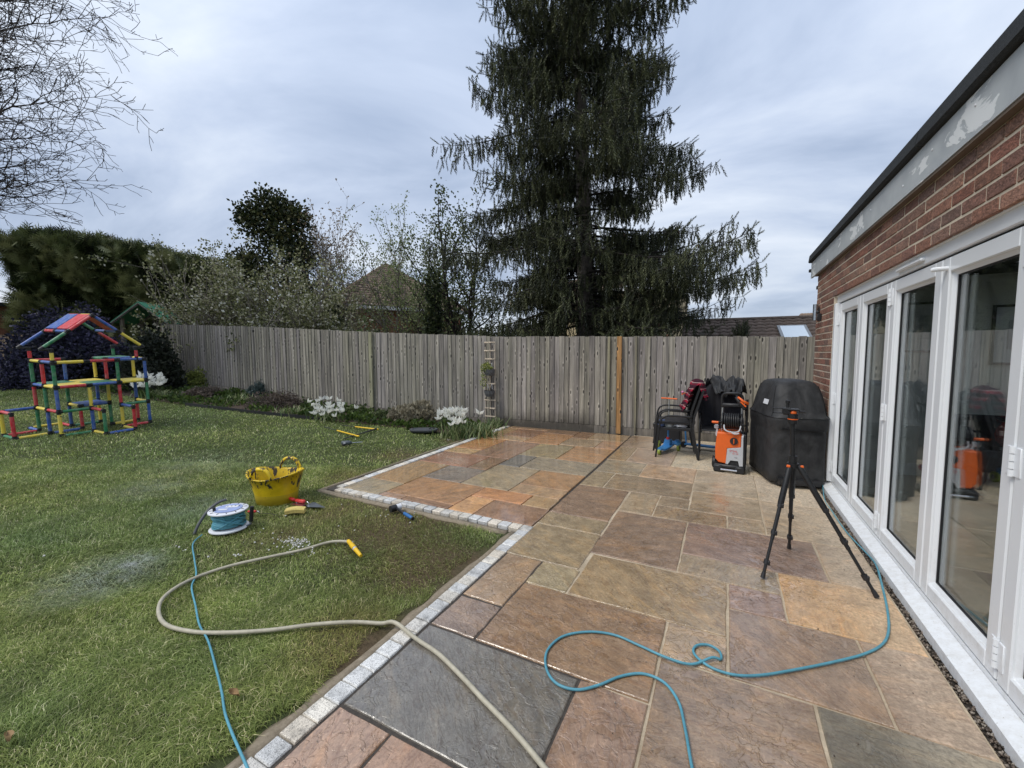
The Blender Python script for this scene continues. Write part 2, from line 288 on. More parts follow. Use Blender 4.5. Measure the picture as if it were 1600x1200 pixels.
def mat_grass():
    n = NT('grass_blade', .55, .3); v = n.pos(); a = n.n('Attribute', attribute_name='v').outputs['Fac']
    c = n.ramp(a, (0.0, (.075, .11, .025)), (.45, (.225, .29, .078)), (.8, (.41, .46, .16)), (.97, (.74, .69, .42)))
    big = n.noise(v, .55, 4, .6); c = n.mix(1.0, c, n.ramp(big, (.34, (.68, .80, .8)), (.66, (1.25, 1.18, 1.1))), 'MULTIPLY')
    c = n.mix(1.0, c, n.ramp(n.noise(v, 3.2, 4, .65), (.32, .72), (.68, 1.22)), 'MULTIPLY')
    c = n.mix(wornf(n, v, .62), c, n.mix(.5, n.mix(1.0, c, (1.25, .95, .6), 'MULTIPLY'), (.19, .14, .075)))
    c = n.mix(palef(n, v), c, (.66, .69, .70))
    n.fin(c); tr = n.n('BsdfTranslucent', Color=c); mx = n.n('MixShader', Fac=.3); n.t.links.new(n.p.outputs[0], mx.inputs[1]); n.t.links.new(tr.outputs[0], mx.inputs[2]); n.t.links.new(mx.outputs[0], n.out.inputs[0]); return n.m
WORN = [(-2.55, 2.75, 1.05, 1.0), (-3.3, 2.75, .8, .7), (-1.9, 2.3, .75, .9), (-1.75, 1.5, .5, .8), (-4.3, 4.7, .7, .6), (-4.15, 6.0, .6, .7), (-4.1, 3.6, .55, .7), (-3.3, 2.2, .9, .5)]
def palef(n, v):     # pale patches mixed into the grass colour
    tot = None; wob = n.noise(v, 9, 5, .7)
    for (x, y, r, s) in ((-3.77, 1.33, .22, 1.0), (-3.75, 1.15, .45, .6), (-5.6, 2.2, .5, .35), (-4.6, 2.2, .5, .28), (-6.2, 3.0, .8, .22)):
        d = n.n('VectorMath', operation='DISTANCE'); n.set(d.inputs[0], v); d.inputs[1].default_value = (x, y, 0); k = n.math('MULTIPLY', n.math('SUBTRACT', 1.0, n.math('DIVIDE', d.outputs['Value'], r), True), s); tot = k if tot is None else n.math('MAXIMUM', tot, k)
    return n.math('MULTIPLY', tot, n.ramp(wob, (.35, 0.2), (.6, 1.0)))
def wornf(n, v, top=1.0):
    tot = None; wob = n.noise(v, 2.6, 5, .65)
    for (x, y, r, s) in WORN:
        d = n.n('VectorMath', operation='DISTANCE'); n.set(d.inputs[0], v); d.inputs[1].default_value = (x, y, 0)
        k = n.math('MULTIPLY', n.math('SUBTRACT', 1.0, n.math('DIVIDE', d.outputs['Value'], r), True), s); tot = k if tot is None else n.math('MAXIMUM', tot, k)
    return n.math('MULTIPLY', n.ramp(n.math('MULTIPLY', tot, n.math('MULTIPLY', wob, 2.4)), (.08, 0.0), (.75, 1.0)), top)
def mat_turf():
    n = NT('turf_soil', .9, .2); v = n.pos(); c = n.ramp(n.noise(v, 30, 6, .7), (.3, (.035, .045, .018)), (.7, (.09, .105, .04)))
    c = n.mix(wornf(n, v), c, n.ramp(n.noise(v, 40, 5, .7), (.3, (.055, .04, .022)), (.7, (.14, .10, .06)))); return n.fin(c, None, n.bump(n.noise(v, 45, 5, .7), .8, .02))
def mat_glass():
    n = NT('window_glass'); t = n.n('BsdfTransparent', Color=(.94, .96, .95)); g_ = n.n('BsdfGlossy', Color=(.95, .97, 1.0), Roughness=.0); bf = n.n('NewGeometry').outputs['Backfacing']; fr = n.n('Fresnel', IOR=n.math('ADD', n.math('MULTIPLY', bf, 1/1.52-1.52), 1.52))
    mx = n.n('MixShader', Fac=fr.outputs[0]); n.t.links.new(t.outputs[0], mx.inputs[1]); n.t.links.new(g_.outputs[0], mx.inputs[2]); n.t.links.new(mx.outputs[0], n.out.inputs[0]); return n.m
def mat_trug():
    n = NT('yellow_rubber', .38); v = n.obj(); s = n.n('SeparateXYZ', Vector=v); z = s.outputs[2]
    f = n.noise(n.map(v, (1.6, 1.6, .55)), 13, 5, .65, .4); g_ = n.noise(n.map(v, (1, 1, 1)), 5, 4, .6)
    m = n.ramp(n.math('ADD', f, n.math('MULTIPLY', n.math('SUBTRACT', n.math('MINIMUM', z, .26), .2), .9)), (.575, 0.0), (.60, 1.0))
    c = n.mix(1.0, (.72, .50, .012), n.ramp(g_, (.4, (.8, .78, .6)), (.6, (1.05, 1.05, 1.0))), 'MULTIPLY'); c = n.mix(n.math('MULTIPLY', n.math('LESS_THAN', z, .11), .45), c, (.40, .30, .05))
    return n.fin(n.mix(m, c, (.05, .042, .03)), n.ramp(m, (0.0, .35), (1.0, .8)), n.bump(f, .2, .003))
def mat_fascia():
    n = NT('weathered_white_paint', .5); v = n.pos(); f = n.noise(n.map(v, (1, .55, 1.6)), 4.2, 7, .62, .6); m = n.ramp(f, (.585, 0.0), (.60, 1.0))
    return n.fin(n.mix(m, n.ramp(n.noise(v, 6, 4), (.3, (.40, .43, .45)), (.7, (.50, .53, .54))), (.78, .80, .80)), None, n.bump(m, .4, .002))
def mat_tartan():
    n = NT('checked_cloth', .9, .2); v = n.obj()
    def st(k, f, ph, th):
        s = n.n('SeparateXYZ', Vector=v); a = n.math('SINE', n.math('ADD', n.math('MULTIPLY', s.outputs[k], f), ph)); return n.math('GREATER_THAN', a, th)
    a = st(2, 75, 0, 0.0); b = st(1, 75, 1, 0.0); c = n.mix(a, (.30, .012, .035), (.05, .012, .02)); c = n.mix(n.math('MULTIPLY', b, .7), c, (.03, .012, .02)); c = n.mix(st(2, 75, 2.2, .97), c, (.35, .3, .28))
    return n.fin(c)
def mat_check_noise(name, cols, sc, rough=.85, bump=.5, bd=.01):
    n = NT(name, rough, .25); v = n.pos(); f = n.noise(v, sc, 6, .7); k = len(cols); return n.fin(n.ramp(f, *[(.3+.4*i/(k-1), cols[i]) for i in range(k)]), None, n.bump(n.noise(v, sc*1.7, 6, .7), bump, bd))

def mat_cover():
    n = NT('black_polyester_cover', .62, .4); v = n.obj(); s = n.n('SeparateXYZ', Vector=v); w1 = n.noise(n.map(v, (1, 1, .55), rot=(.3, .5, 0)), 4.2, 3, .45, .9); w2 = n.noise(n.map(v, (1, 1, .4)), 14, 3, .5, 1.0); d = n.noise(v, 9, 6, .7)
    c = n.ramp(d, (.35, (.016, .016, .017)), (.7, (.042, .042, .043))); ri = n.ramp(w1, (.40, 0.0), (.5, 1.0), (.60, 0.0))
    return n.fin(c, None, n.bump(n.math('ADD', n.math('ADD', n.math('MULTIPLY', w1, 1.0), n.math('MULTIPLY', ri, .10)), n.math('MULTIPLY', w2, .12)), .55, .035))
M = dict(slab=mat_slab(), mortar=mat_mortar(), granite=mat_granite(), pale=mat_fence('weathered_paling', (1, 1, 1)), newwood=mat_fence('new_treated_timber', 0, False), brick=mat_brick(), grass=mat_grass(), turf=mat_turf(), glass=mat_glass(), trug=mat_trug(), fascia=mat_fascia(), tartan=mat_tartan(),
    soil=mat_check_noise('bed_soil', [(.03, .022, .016), (.09, .065, .045)], 30), sand=mat_check_noise('mortar_haunch', [(.18, .145, .10), (.32, .265, .195)], 40), bmortar=mat_check_noise('brick_mortar', [(.52, .44, .34), (.70, .61, .48)], 50, bd=.003),
    gravel=mat_check_noise('gravel_bed', [(.02, .018, .015), (.07, .06, .05)], 60), upvc=plain('white_upvc', (.80, .82, .84), .22, var=.03, scale=3, bump=0, coat=.3), seal=plain('black_seal', (.012, .012, .014), .6, var=0),
    felt=mat_check_noise('roof_felt', [(.018, .02, .022), (.05, .054, .056)], 120, bd=.003), black=plain('black_powder_coat', (.012, .012, .013), .42, var=.1), blackp=plain('black_plastic', (.016, .016, .018), .5), cover=mat_cover(),
    orange=plain('orange_plastic', (.80, .14, .018), .38, var=.05), greyp=plain('light_grey_plastic', (.52, .53, .55), .42, var=.05), chrome=plain('aluminium', (.62, .63, .65), .3, metal=1, var=.05), steel=plain('steel_blade', (.5, .52, .55), .28, metal=1, var=.15, scale=20),
    blueh=plain('blue_cable_jacket', (.10, .33, .42), .45, var=.15), hose=plain('cream_hose', (.46, .42, .32), .5, var=.15, scale=40), yell=plain('yellow_plastic', (.80, .50, .02), .4, var=.05), redp=plain('red_rubber_grip', (.62, .03, .03), .45, var=.08), blueg=plain('blue_grip', (.02, .13, .36), .45),
    sponge=plain('yellow_sponge', (.66, .52, .17), .95, var=.15, scale=80, bump=.6, bd=.004), white=plain('white_plastic', (.72, .73, .76), .4, var=.05), room=plain('painted_wall', (.72, .71, .68), .9, var=.03, scale=3), roomfloor=plain('pale_floor', (.34, .30, .25), .35, var=.1, scale=3), dark=plain('dark_cloth', (.018, .018, .024), .9), ceil=plain('ceiling_white', (.7, .7, .7), .9),
    bark=mat_check_noise('spruce_bark', [(.085, .07, .06), (.25, .215, .185)], 14, bd=.03), twig=mat_check_noise('dark_twig', [(.022, .018, .016), (.06, .05, .045)], 9, bd=.01), ptwig=mat_check_noise('grey_twig', [(.12, .105, .085), (.30, .27, .23)], 9, bd=.01),
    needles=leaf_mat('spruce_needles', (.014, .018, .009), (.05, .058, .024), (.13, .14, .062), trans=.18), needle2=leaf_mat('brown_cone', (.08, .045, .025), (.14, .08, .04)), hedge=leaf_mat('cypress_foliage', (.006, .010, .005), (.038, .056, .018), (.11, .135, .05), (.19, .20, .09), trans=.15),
    ceano=leaf_mat('lilac_blossom', (.010, .016, .012), (.024, .026, .045), (.065, .06, .125), (.14, .13, .24), trans=.1), darkl=leaf_mat('dark_evergreen_leaf', (.008, .012, .008), (.022, .03, .016), (.07, .075, .05), trans=.15),
    bush=leaf_mat('spring_leaf', (.045, .055, .018), (.17, .185, .07), (.33, .34, .16), (.52, .50, .34), trans=.3), bloom=leaf_mat('white_blossom', (.55, .52, .42), (.80, .79, .70)), ivy=leaf_mat('ivy_leaf', (.008, .014, .006), (.03, .045, .015), (.075, .095, .032), (.17, .155, .06), trans=.15),
    pale_l=leaf_mat('young_leaf', (.14, .19, .06), (.28, .33, .13), (.42, .45, .24), trans=.3), cherry=leaf_mat('bronze_young_leaf', (.20, .14, .09), (.34, .26, .17), (.44, .36, .26)), bright=leaf_mat('fresh_green_leaf', (.03, .055, .012), (.07, .12, .022), (.13, .19, .04), trans=.3),
    lime=leaf_mat('lime_leaf', (.09, .12, .025), (.25, .29, .07), (.42, .44, .13), trans=.3), laven=leaf_mat('dry_lavender', (.13, .115, .08), (.33, .29, .20), (.50, .45, .33)), blade=leaf_mat('strap_leaf', (.04, .075, .02), (.10, .16, .05), (.24, .29, .12), (.40, .40, .22), trans=.3), heath=leaf_mat('heather', (.06, .05, .045), (.16, .125, .10), (.28, .22, .17)), herb=leaf_mat('low_green_herb', (.04, .06, .022), (.12, .155, .055), (.22, .25, .11), trans=.2), bluec=leaf_mat('blue_conifer', (.02, .035, .03), (.05, .08, .075), (.10, .14, .13)),
    petal=leaf_mat('white_petal', (.78, .78, .70), (.86, .86, .82), trans=.3), dry=leaf_mat('dry_dirt_plant', (.05, .04, .03), (.1, .08, .05)))
def mat_tube(name, c):
    n = NT(name, .36); v = n.pos(); f = n.noise(v, 14, 5, .7, .3); g_ = n.noise(n.map(v, (1, 1, .3)), 60, 3, .6)
    c2 = n.mix(n.ramp(f, (.42, 0.0), (.72, .30)), c, (.55, .53, .50)); c2 = n.mix(n.ramp(f, (.28, .45), (.40, 0.0)), c2, n.mix(1.0, c2, (.45, .42, .38), 'MULTIPLY')); return n.fin(c2, n.ramp(f, (.3, .55), (.7, .32)), n.bump(g_, .08, .001))
def mat_upvc():
    n = NT('white_upvc', .25); v = n.pos(); s_ = n.n('SeparateXYZ', Vector=v); f = n.noise(v, 22, 6, .75); sp_ = n.noise(v, 120, 2, .5)
    low = n.math('MULTIPLY', n.math('MULTIPLY', n.math('SUBTRACT', .45, s_.outputs[2]), 1.8, True), n.ramp(f, (.42, 0.0), (.68, 1.0))); spk = n.math('MULTIPLY', n.ramp(sp_, (.70, 0.0), (.73, 1.0)), n.math('MULTIPLY', n.math('SUBTRACT', .6, s_.outputs[2]), 1.6, True))
    c = n.mix(n.math('MULTIPLY', low, .45), n.mix(n.noise(v, 2.2, 4), (.81, .83, .85), (.77, .79, .81)), (.42, .38, .31)); c = n.mix(n.math('MULTIPLY', spk, .7), c, (.22, .18, .13)); return n.fin(c, .27)
M['upvc'] = mat_upvc()
for k, c in (('tred', (.56, .018, .03)), ('tgreen', (.015, .19, .07)), ('tblue', (.02, .09, .36)), ('tyel', (.80, .62, .06))): M[k] = mat_tube(k.replace('t', 'tube_', 1).replace('yel', 'yellow'), c)
# ================================================================== GROUND
# ground that reaches the horizon
def ground_sheet():
    xs = [-900, -400, -150, -60, -30] + list(np.arange(-20, 8.1, 1.0)) + [20, 60, 150, 400, 900]; ys = [-300, -60, -10] + list(np.arange(-3, 12.1, 1.0)) + [20, 40, 90, 200, 500, 1200]
    X, Y = np.meshgrid(xs, ys); Z = lawn_np(X, Y)-.13; V = np.stack([X, Y, Z], -1).reshape(-1, 3); w = len(xs)
    Fc = [(j*w+i, j*w+i+1, (j+1)*w+i+1, (j+1)*w+i) for j in range(len(ys)-1) for i in range(w-1)]
    return tag(link('ground', np_mesh('ground', V, Fc, M['turf'], smooth=True)), kind='structure')
ground_sheet()
PX0, PX1, PY0, PYM = -4.0, -1.53, 3.06, -1.5     # patio outline: west edge, inner corner, south edge of the new bay
def inside_patio(x, y): return (x > PX1 and y > PYM-1) or (x > PX0 and y > PY0)
def lawn_sheet():
    xs = sorted(set(list(np.round(np.arange(-21, 1.2, .35), 3)) + [PX0, PX1, 1.3])); ys = sorted(set(list(np.round(np.arange(-2.45, 8.4, .35), 3)) + [PY0, PYM-1, 8.4]))
    X, Y = np.meshgrid(xs, ys); Z = lawn_np(X, Y); V = np.stack([X, Y, Z], -1).reshape(-1, 3); w = len(xs); Fc = []
    for j in range(len(ys)-1):
        for i in range(w-1):
            if not inside_patio((xs[i]+xs[i+1])/2, (ys[j]+ys[j+1])/2): Fc.append((j*w+i, j*w+i+1, (j+1)*w+i+1, (j+1)*w+i))
    return tag(link('lawn', np_mesh('lawn', V, Fc, M['turf'], smooth=True)), kind='structure')
lawn_sheet()
# mortar haunch beside the setts (a low irregular fillet)
b = MB()
def strip(pts, wd, z0, z1):
    pts = [Vector(p) for p in pts]
    for a, c in zip(pts[:-1], pts[1:]):
        n = max(2, int((c-a).length/.12)); t = (c-a).normalized(); s_ = Vector((-t.y, t.x, 0)); rings = []
        for i in range(n+1):
            p = a.lerp(c, i/n); j = random.uniform(-.018, .022); rings.append([p+Vector((0, 0, z0)), p+s_*wd*.5+Vector((0, 0, z0+.002)), p+s_*(wd+j)+Vector((0, 0, z1)), p+Vector((0, 0, z1-.05))])
        b.loft(rings)
strip([(-1.535, -1.5, 0), (-1.535, 3.055, 0)], .085, -.014, -.036); strip([(-1.62, 3.055, 0), (-3.99, 3.085, 0)][::-1], -.075, -.016, -.036); strip([(-3.99, 3.05, 0), (-4.12, 7.55, 0)], .055, -.018, -.03)
tag(b.build('mortar_haunch', M['sand'], smooth=True), kind='structure')
# flower bed soil along the fence
bed = [(-4.15, 7.5), (-4.15, 6.25), (-4.9, 6.2), (-5.9, 6.1), (-6.6, 5.95), (-7.3, 5.72), (-9, 5.4), (-11, 5.02), (-13, 4.85), (-15, 4.6), (-16, 5.2), (-15.4, 6.6), (-11, 7.0), (-7.4, 7.1), (-5.5, 7.5)]
V = [(x, y, lawn_h(x, y)+.012) for x, y in bed]; rb = MB(); top = [Vector(p) for p in V]
mid = [(x, (y+yy)/2) for (x, y), yy in zip(bed, [0]*len(bed))]
rows = []
for i in range(25):
    x = -15.2+i*(11.05/24); yl = float(np.interp(x, [-15.2, -13, -11, -9, -7.3, -6.6, -5.9, -4.9, -4.15], [4.7, 4.85, 5.02, 5.4, 5.72, 5.95, 6.1, 6.25, 6.3])); yh = float(np.interp(x, [-15.2, -7.33, -4.23], [6.4, 7.0, 7.6]))
    rows.append([(x, yl+(yh-yl)*k/6, lawn_h(x, yl+(yh-yl)*k/6)+.008+.03*math.sin(math.pi*k/6)+random.uniform(0, .012)) for k in range(7)])
rb.loft(rows, cap=False, closed=False); tag(rb.build('flower_bed', M['soil'], smooth=True), kind='structure')
b = MB(); b.box((.975, 1.9, -.045), (.05, 7.4, .03)); tag(b.build('gravel_channel', M['gravel']), kind='structure')
pv = np.array([(-.5, -.4, -.3), (.5, -.5, -.2), (.45, .5, -.3), (-.5, .45, -.25), (-.2, -.3, .35), (.3, -.2, .3), (.25, .3, .38), (-.3, .25, .3)]); pf = np.array([(0, 3, 2, 1), (4, 5, 6, 7), (0, 1, 5, 4), (1, 2, 6, 5), (2, 3, 7, 6), (3, 0, 4, 7)])
n = 2600; P = np.stack([rng.uniform(.952, .994, n), rng.uniform(-1.2, 5.4, n), rng.uniform(-.03, -.012, n)], 1); v_, f_, a_ = scatter(pv, pf, P, rng.normal(size=(n, 3)), rng.uniform(.006, .014, n))
M['peb'] = leaf_mat('pebble', (.04, .03, .022), (.16, .12, .09), (.34, .30, .25), trans=0.0)
tag(link('gravel', np_mesh('gravel', v_, f_, M['peb'], a_)), kind='stuff')

# ================================================================== PATIO
pb = MB(); pb.poly([(-3.94, 3.10), (-1.452, 3.10), (-1.452, 7.70), (-3.98, 7.62)], .06, -.076); pb.poly([(-1.452, -1.5), (.95, -1.5), (.95, 5.5), (1.0, 5.5), (1.0, 7.72), (-1.452, 7.70)], .06, -.068); pb.box((-1.49, .785, -.046), (.076, 4.56, .056))
patio = tag(pb.build('patio', M['mortar']), kind='structure')
TAN, ORG, BRN, RED, GRN, GRY, BLU, PNK, YEL, PUR, DRY = (.29, .185, .09), (.40, .20, .075), (.22, .13, .075), (.26, .12, .075), (.27, .225, .15), (.17, .15, .135), (.120, .120, .123), (.30, .19, .13), (.38, .24, .12), (.235, .13, .115), (.33, .28, .21)
SL = [(-3.78,3.20,-3.26,3.60,GRN),(-3.80,3.61,-3.27,4.50,TAN),(-3.25,3.31,-2.36,3.91,(.31,.175,.08)),(-3.25,3.20,-2.95,3.30,PNK),(-2.94,3.20,-2.36,3.30,BRN),(-3.80,4.51,-3.00,5.12,(.25,.12,.07)),(-3.26,3.92,-2.70,4.50,GRY),(-2.99,4.52,-2.71,5.12,BRN),
 (-2.69,3.92,-2.08,4.82,GRN),(-2.35,3.20,-2.07,3.61,(.46,.26,.11)),(-2.35,3.62,-1.77,3.91,ORG),(-1.76,3.62,-1.47,3.91,(.34,.22,.11)),(-2.06,3.20,-1.46,3.61,(.25,.15,.09)),(-2.07,3.92,-1.48,4.20,(.31,.21,.11)),(-2.07,4.21,-1.48,4.82,(.31,.18,.085)),
 (-2.38,4.83,-1.48,5.43,(.235,.205,.15)),(-2.69,4.83,-2.39,5.43,BLU),(-2.10,5.44,-1.49,6.35,(.34,.195,.08)),(-2.69,5.44,-2.11,6.27,(.25,.20,.11)),(-3.33,5.13,-2.70,6.27,(.25,.14,.10)),(-3.83,5.13,-3.34,5.42,YEL),(-3.84,5.43,-3.34,6.27,ORG),(-3.86,6.28,-3.02,6.62,YEL),
 (-3.87,6.63,-3.62,7.32,TAN),(-3.61,6.63,-3.02,7.32,(.25,.13,.065)),(-3.01,6.28,-2.42,7.15,(.37,.20,.075)),(-2.41,6.36,-1.82,6.95,(.30,.21,.13)),(-1.81,6.36,-1.49,6.95,(.33,.2,.12)),(-2.12,6.96,-1.49,7.58,(.30,.21,.12)),(-2.41,6.96,-2.13,7.56,BRN),(-3.01,7.16,-2.42,7.54,BRN),(-3.87,7.33,-3.02,7.52,TAN),(-2.70,6.285,-2.42,6.29,TAN)][:-1]
OLD = [(-1.42,2.08,-1.14,2.67,(.25,.185,.12)),(-1.13,2.38,-.85,2.67,(.27,.23,.14)),(-1.42,1.76,-1.14,2.06,(.215,.155,.12)),(-1.42,1.16,-.56,1.745,BLU),(-1.42,.50,-1.14,1.145,PNK),(-1.13,.30,-.56,1.145,(.27,.16,.11)),(-1.42,-.3,-1.14,.49,TAN),(-1.13,-.6,-.56,.29,BRN),
 (-1.44,2.68,-.87,3.28,(.24,.19,.115)),(-1.45,3.29,-.88,3.58,(.25,.19,.12)),(-1.45,3.59,-.89,4.49,(.20,.135,.09)),(-1.45,4.50,-1.19,5.11,(.25,.185,.115)),(-1.18,4.51,-.29,5.11,(.225,.165,.105)),(-1.45,5.12,-.91,5.76,(.24,.20,.14)),(-.90,5.12,-.29,5.76,(.34,.22,.13)),
 (-1.46,5.77,-1.20,6.65,(.24,.165,.10)),(-1.19,5.77,-.61,6.65,(.25,.18,.13)),(-1.47,6.66,-.91,7.62,(.23,.155,.10)),(-.90,6.66,-.31,7.62,DRY),(-.60,5.77,.30,6.65,DRY),(-.30,6.66,.60,7.62,DRY),(.31,5.77,.98,6.65,DRY),(.61,6.66,.98,7.6,DRY),
 (-.87,3.91,-.57,4.50,(.26,.20,.13)),(-.56,4.22,-.28,4.50,(.25,.19,.12)),(-.56,3.91,.05,4.21,(.22,.165,.10)),(-.27,4.22,.34,4.82,(.26,.20,.12)),(.06,3.91,.34,4.21,(.27,.21,.15)),(-.28,4.83,.34,5.76,(.27,.22,.15)),(.35,3.91,.94,4.81,(.30,.23,.17)),(.35,4.82,.94,5.76,DRY),
 (-.87,2.97,-.26,3.89,(.20,.14,.098)),(-.25,3.27,.65,3.90,(.215,.15,.115)),(-.25,2.96,.35,3.26,(.25,.19,.14)),(.06,2.67,.35,2.95,(.235,.165,.125)),(.36,2.67,.94,3.26,(.40,.25,.125)),(.66,3.27,.94,3.90,(.31,.25,.175)),(-.84,2.38,.05,2.95,(.25,.19,.11)),
 (-1.13,1.76,-.25,2.37,(.225,.135,.085)),(-.24,2.08,.05,2.37,(.29,.2,.13)),(-.24,1.16,.38,2.07,(.22,.145,.10)),(.06,2.08,.65,2.66,(.225,.15,.11)),(.66,2.08,.94,2.66,(.27,.195,.14)),(.39,1.36,.94,2.07,(.135,.12,.10)),(-.55,1.17,-.25,1.75,(.23,.155,.115)),(-.55,.50,-.25,1.16,(.22,.13,.095)),
 (-.24,.30,.38,1.15,PNK),(.39,.50,.94,1.35,TAN),(-.55,-.6,.1,.49,BRN),(.11,-.6,.94,.29,TAN)]
def paving(x0, y0, x1, y1, col, z=0, amp=.0035):
    w, h = x1-x0, y1-y0; x0 -= .0012; x1 += .0012; y0 -= .0012; y1 += .0012; w, h = x1-x0, y1-y0; cx, cy = (x0+x1)/2, (y0+y1)/2; pts = []
    cor = [(-w/2, -h/2), (w/2, -h/2), (w/2, h/2), (-w/2, h/2)]
    for i in range(4):
        a, c = Vector((*cor[i], 0)), Vector((*cor[(i+1) % 4], 0)); k = 5
        for j in range(k):
            p = a.lerp(c, j/k); t = (c-a).normalized(); nrm = Vector((t.y, -t.x, 0)); pts.append(p + (nrm*random.uniform(-amp, amp*.5) if j else -(p.normalized())*.003))
    m = MB(); ins = lambda d: [Vector((p.x*(1-2*d/w), p.y*(1-2*d/h), 0)) for p in pts]
    m.loft([[q+Vector((0, 0, zz_)) for q in ins(d)] for d, zz_ in ((0, -.034), (0, -.008), (.002, -.003), (.006, 0))])
    mn = sum(col)/3; c2 = tuple((mn+(k-mn)*(.80 if z else .74))*(1.45 if z else 1.5)*w_*random.uniform(.97, 1.03) for k, w_ in zip(col, (1.055, .965, .82)))
    o = m.build('paving_slab', M['slab'], patio, loc=(cx, cy, z+random.uniform(-.0015, .0015)), col=c2); o.rotation_euler = (random.uniform(-.0018, .0018), random.uniform(-.0018, .0018), random.uniform(-.003, .003)); return o
for s_ in SL: paving(*s_, z=.003)
for s_ in OLD: paving(*s_, amp=.005)
n = 900; gx, gy = rng.uniform(-3.9, .94, n), rng.uniform(.3, 7.4, n); k_ = [inside_patio(a, b_) and a > -3.8 and not (b_ < 3.2 and a < -1.4) for a, b_ in zip(gx, gy)]; P = np.stack([gx, gy, np.full(n, .006)], 1)[k_]; v_, f_, a_ = scatter(pv, pf, P, rng.normal(size=(len(P), 3)), rng.uniform(.002, .0065, len(P))); tag(link('grit', np_mesh('grit', v_, f_, M['peb'], a_)), kind='stuff')
# granite setts: single rows round the new bay and down the lawn edge
sb = MB(); sb.box((0, 0, -.03), (.094, .094, .06), bev=.005); setts = [sb.mesh('granite_sett', M['granite'])]
for k in range(3):
    m = MB(); m.loft([[Vector((x*(1+random.uniform(-.03, .03)), y*(1+random.uniform(-.03, .03)), z)) for x, y in ((-s, -s), (0, -s*1.02), (s, -s), (s*1.02, 0), (s, s), (0, s*1.01), (-s, s), (-s*1.02, 0))] for s, z in ((.047, -.06), (.048, -.007), (.046, -.002), (.042, 0))]); setts.append(m.mesh('granite_sett', M['granite']))
e_ = MB(); e_.box((-3.0, 3.1, -.072), (1.9, .08, .02)); edging = tag(e_.build('sett_edging', M['mortar']), kind='structure')
def sett(x, y, rz=0):
    g_ = random.uniform(.75, 1.08); t = random.choice([(1, .98, .94), (1, .92, .80), (.96, .98, 1.0), (1, .96, .88)])
    o = link('granite_sett', random.choice(setts), edging, loc=(x, y, .004+random.uniform(-.002, .002)), rot=(random.uniform(-.01, .01), random.uniform(-.01, .01), rz+random.choice([0, 1, 2, 3])*math.pi/2+random.uniform(-.012, .012)), col=tuple(g_*k for k in t))
for i in range(45): sett(-1.481, 3.03-i*.102)
for i in range(23): sett(-1.481-i*.1035, 3.135+.0002*i)
for i in range(42): sett(-3.845-i*.0030, 3.24+i*.103)

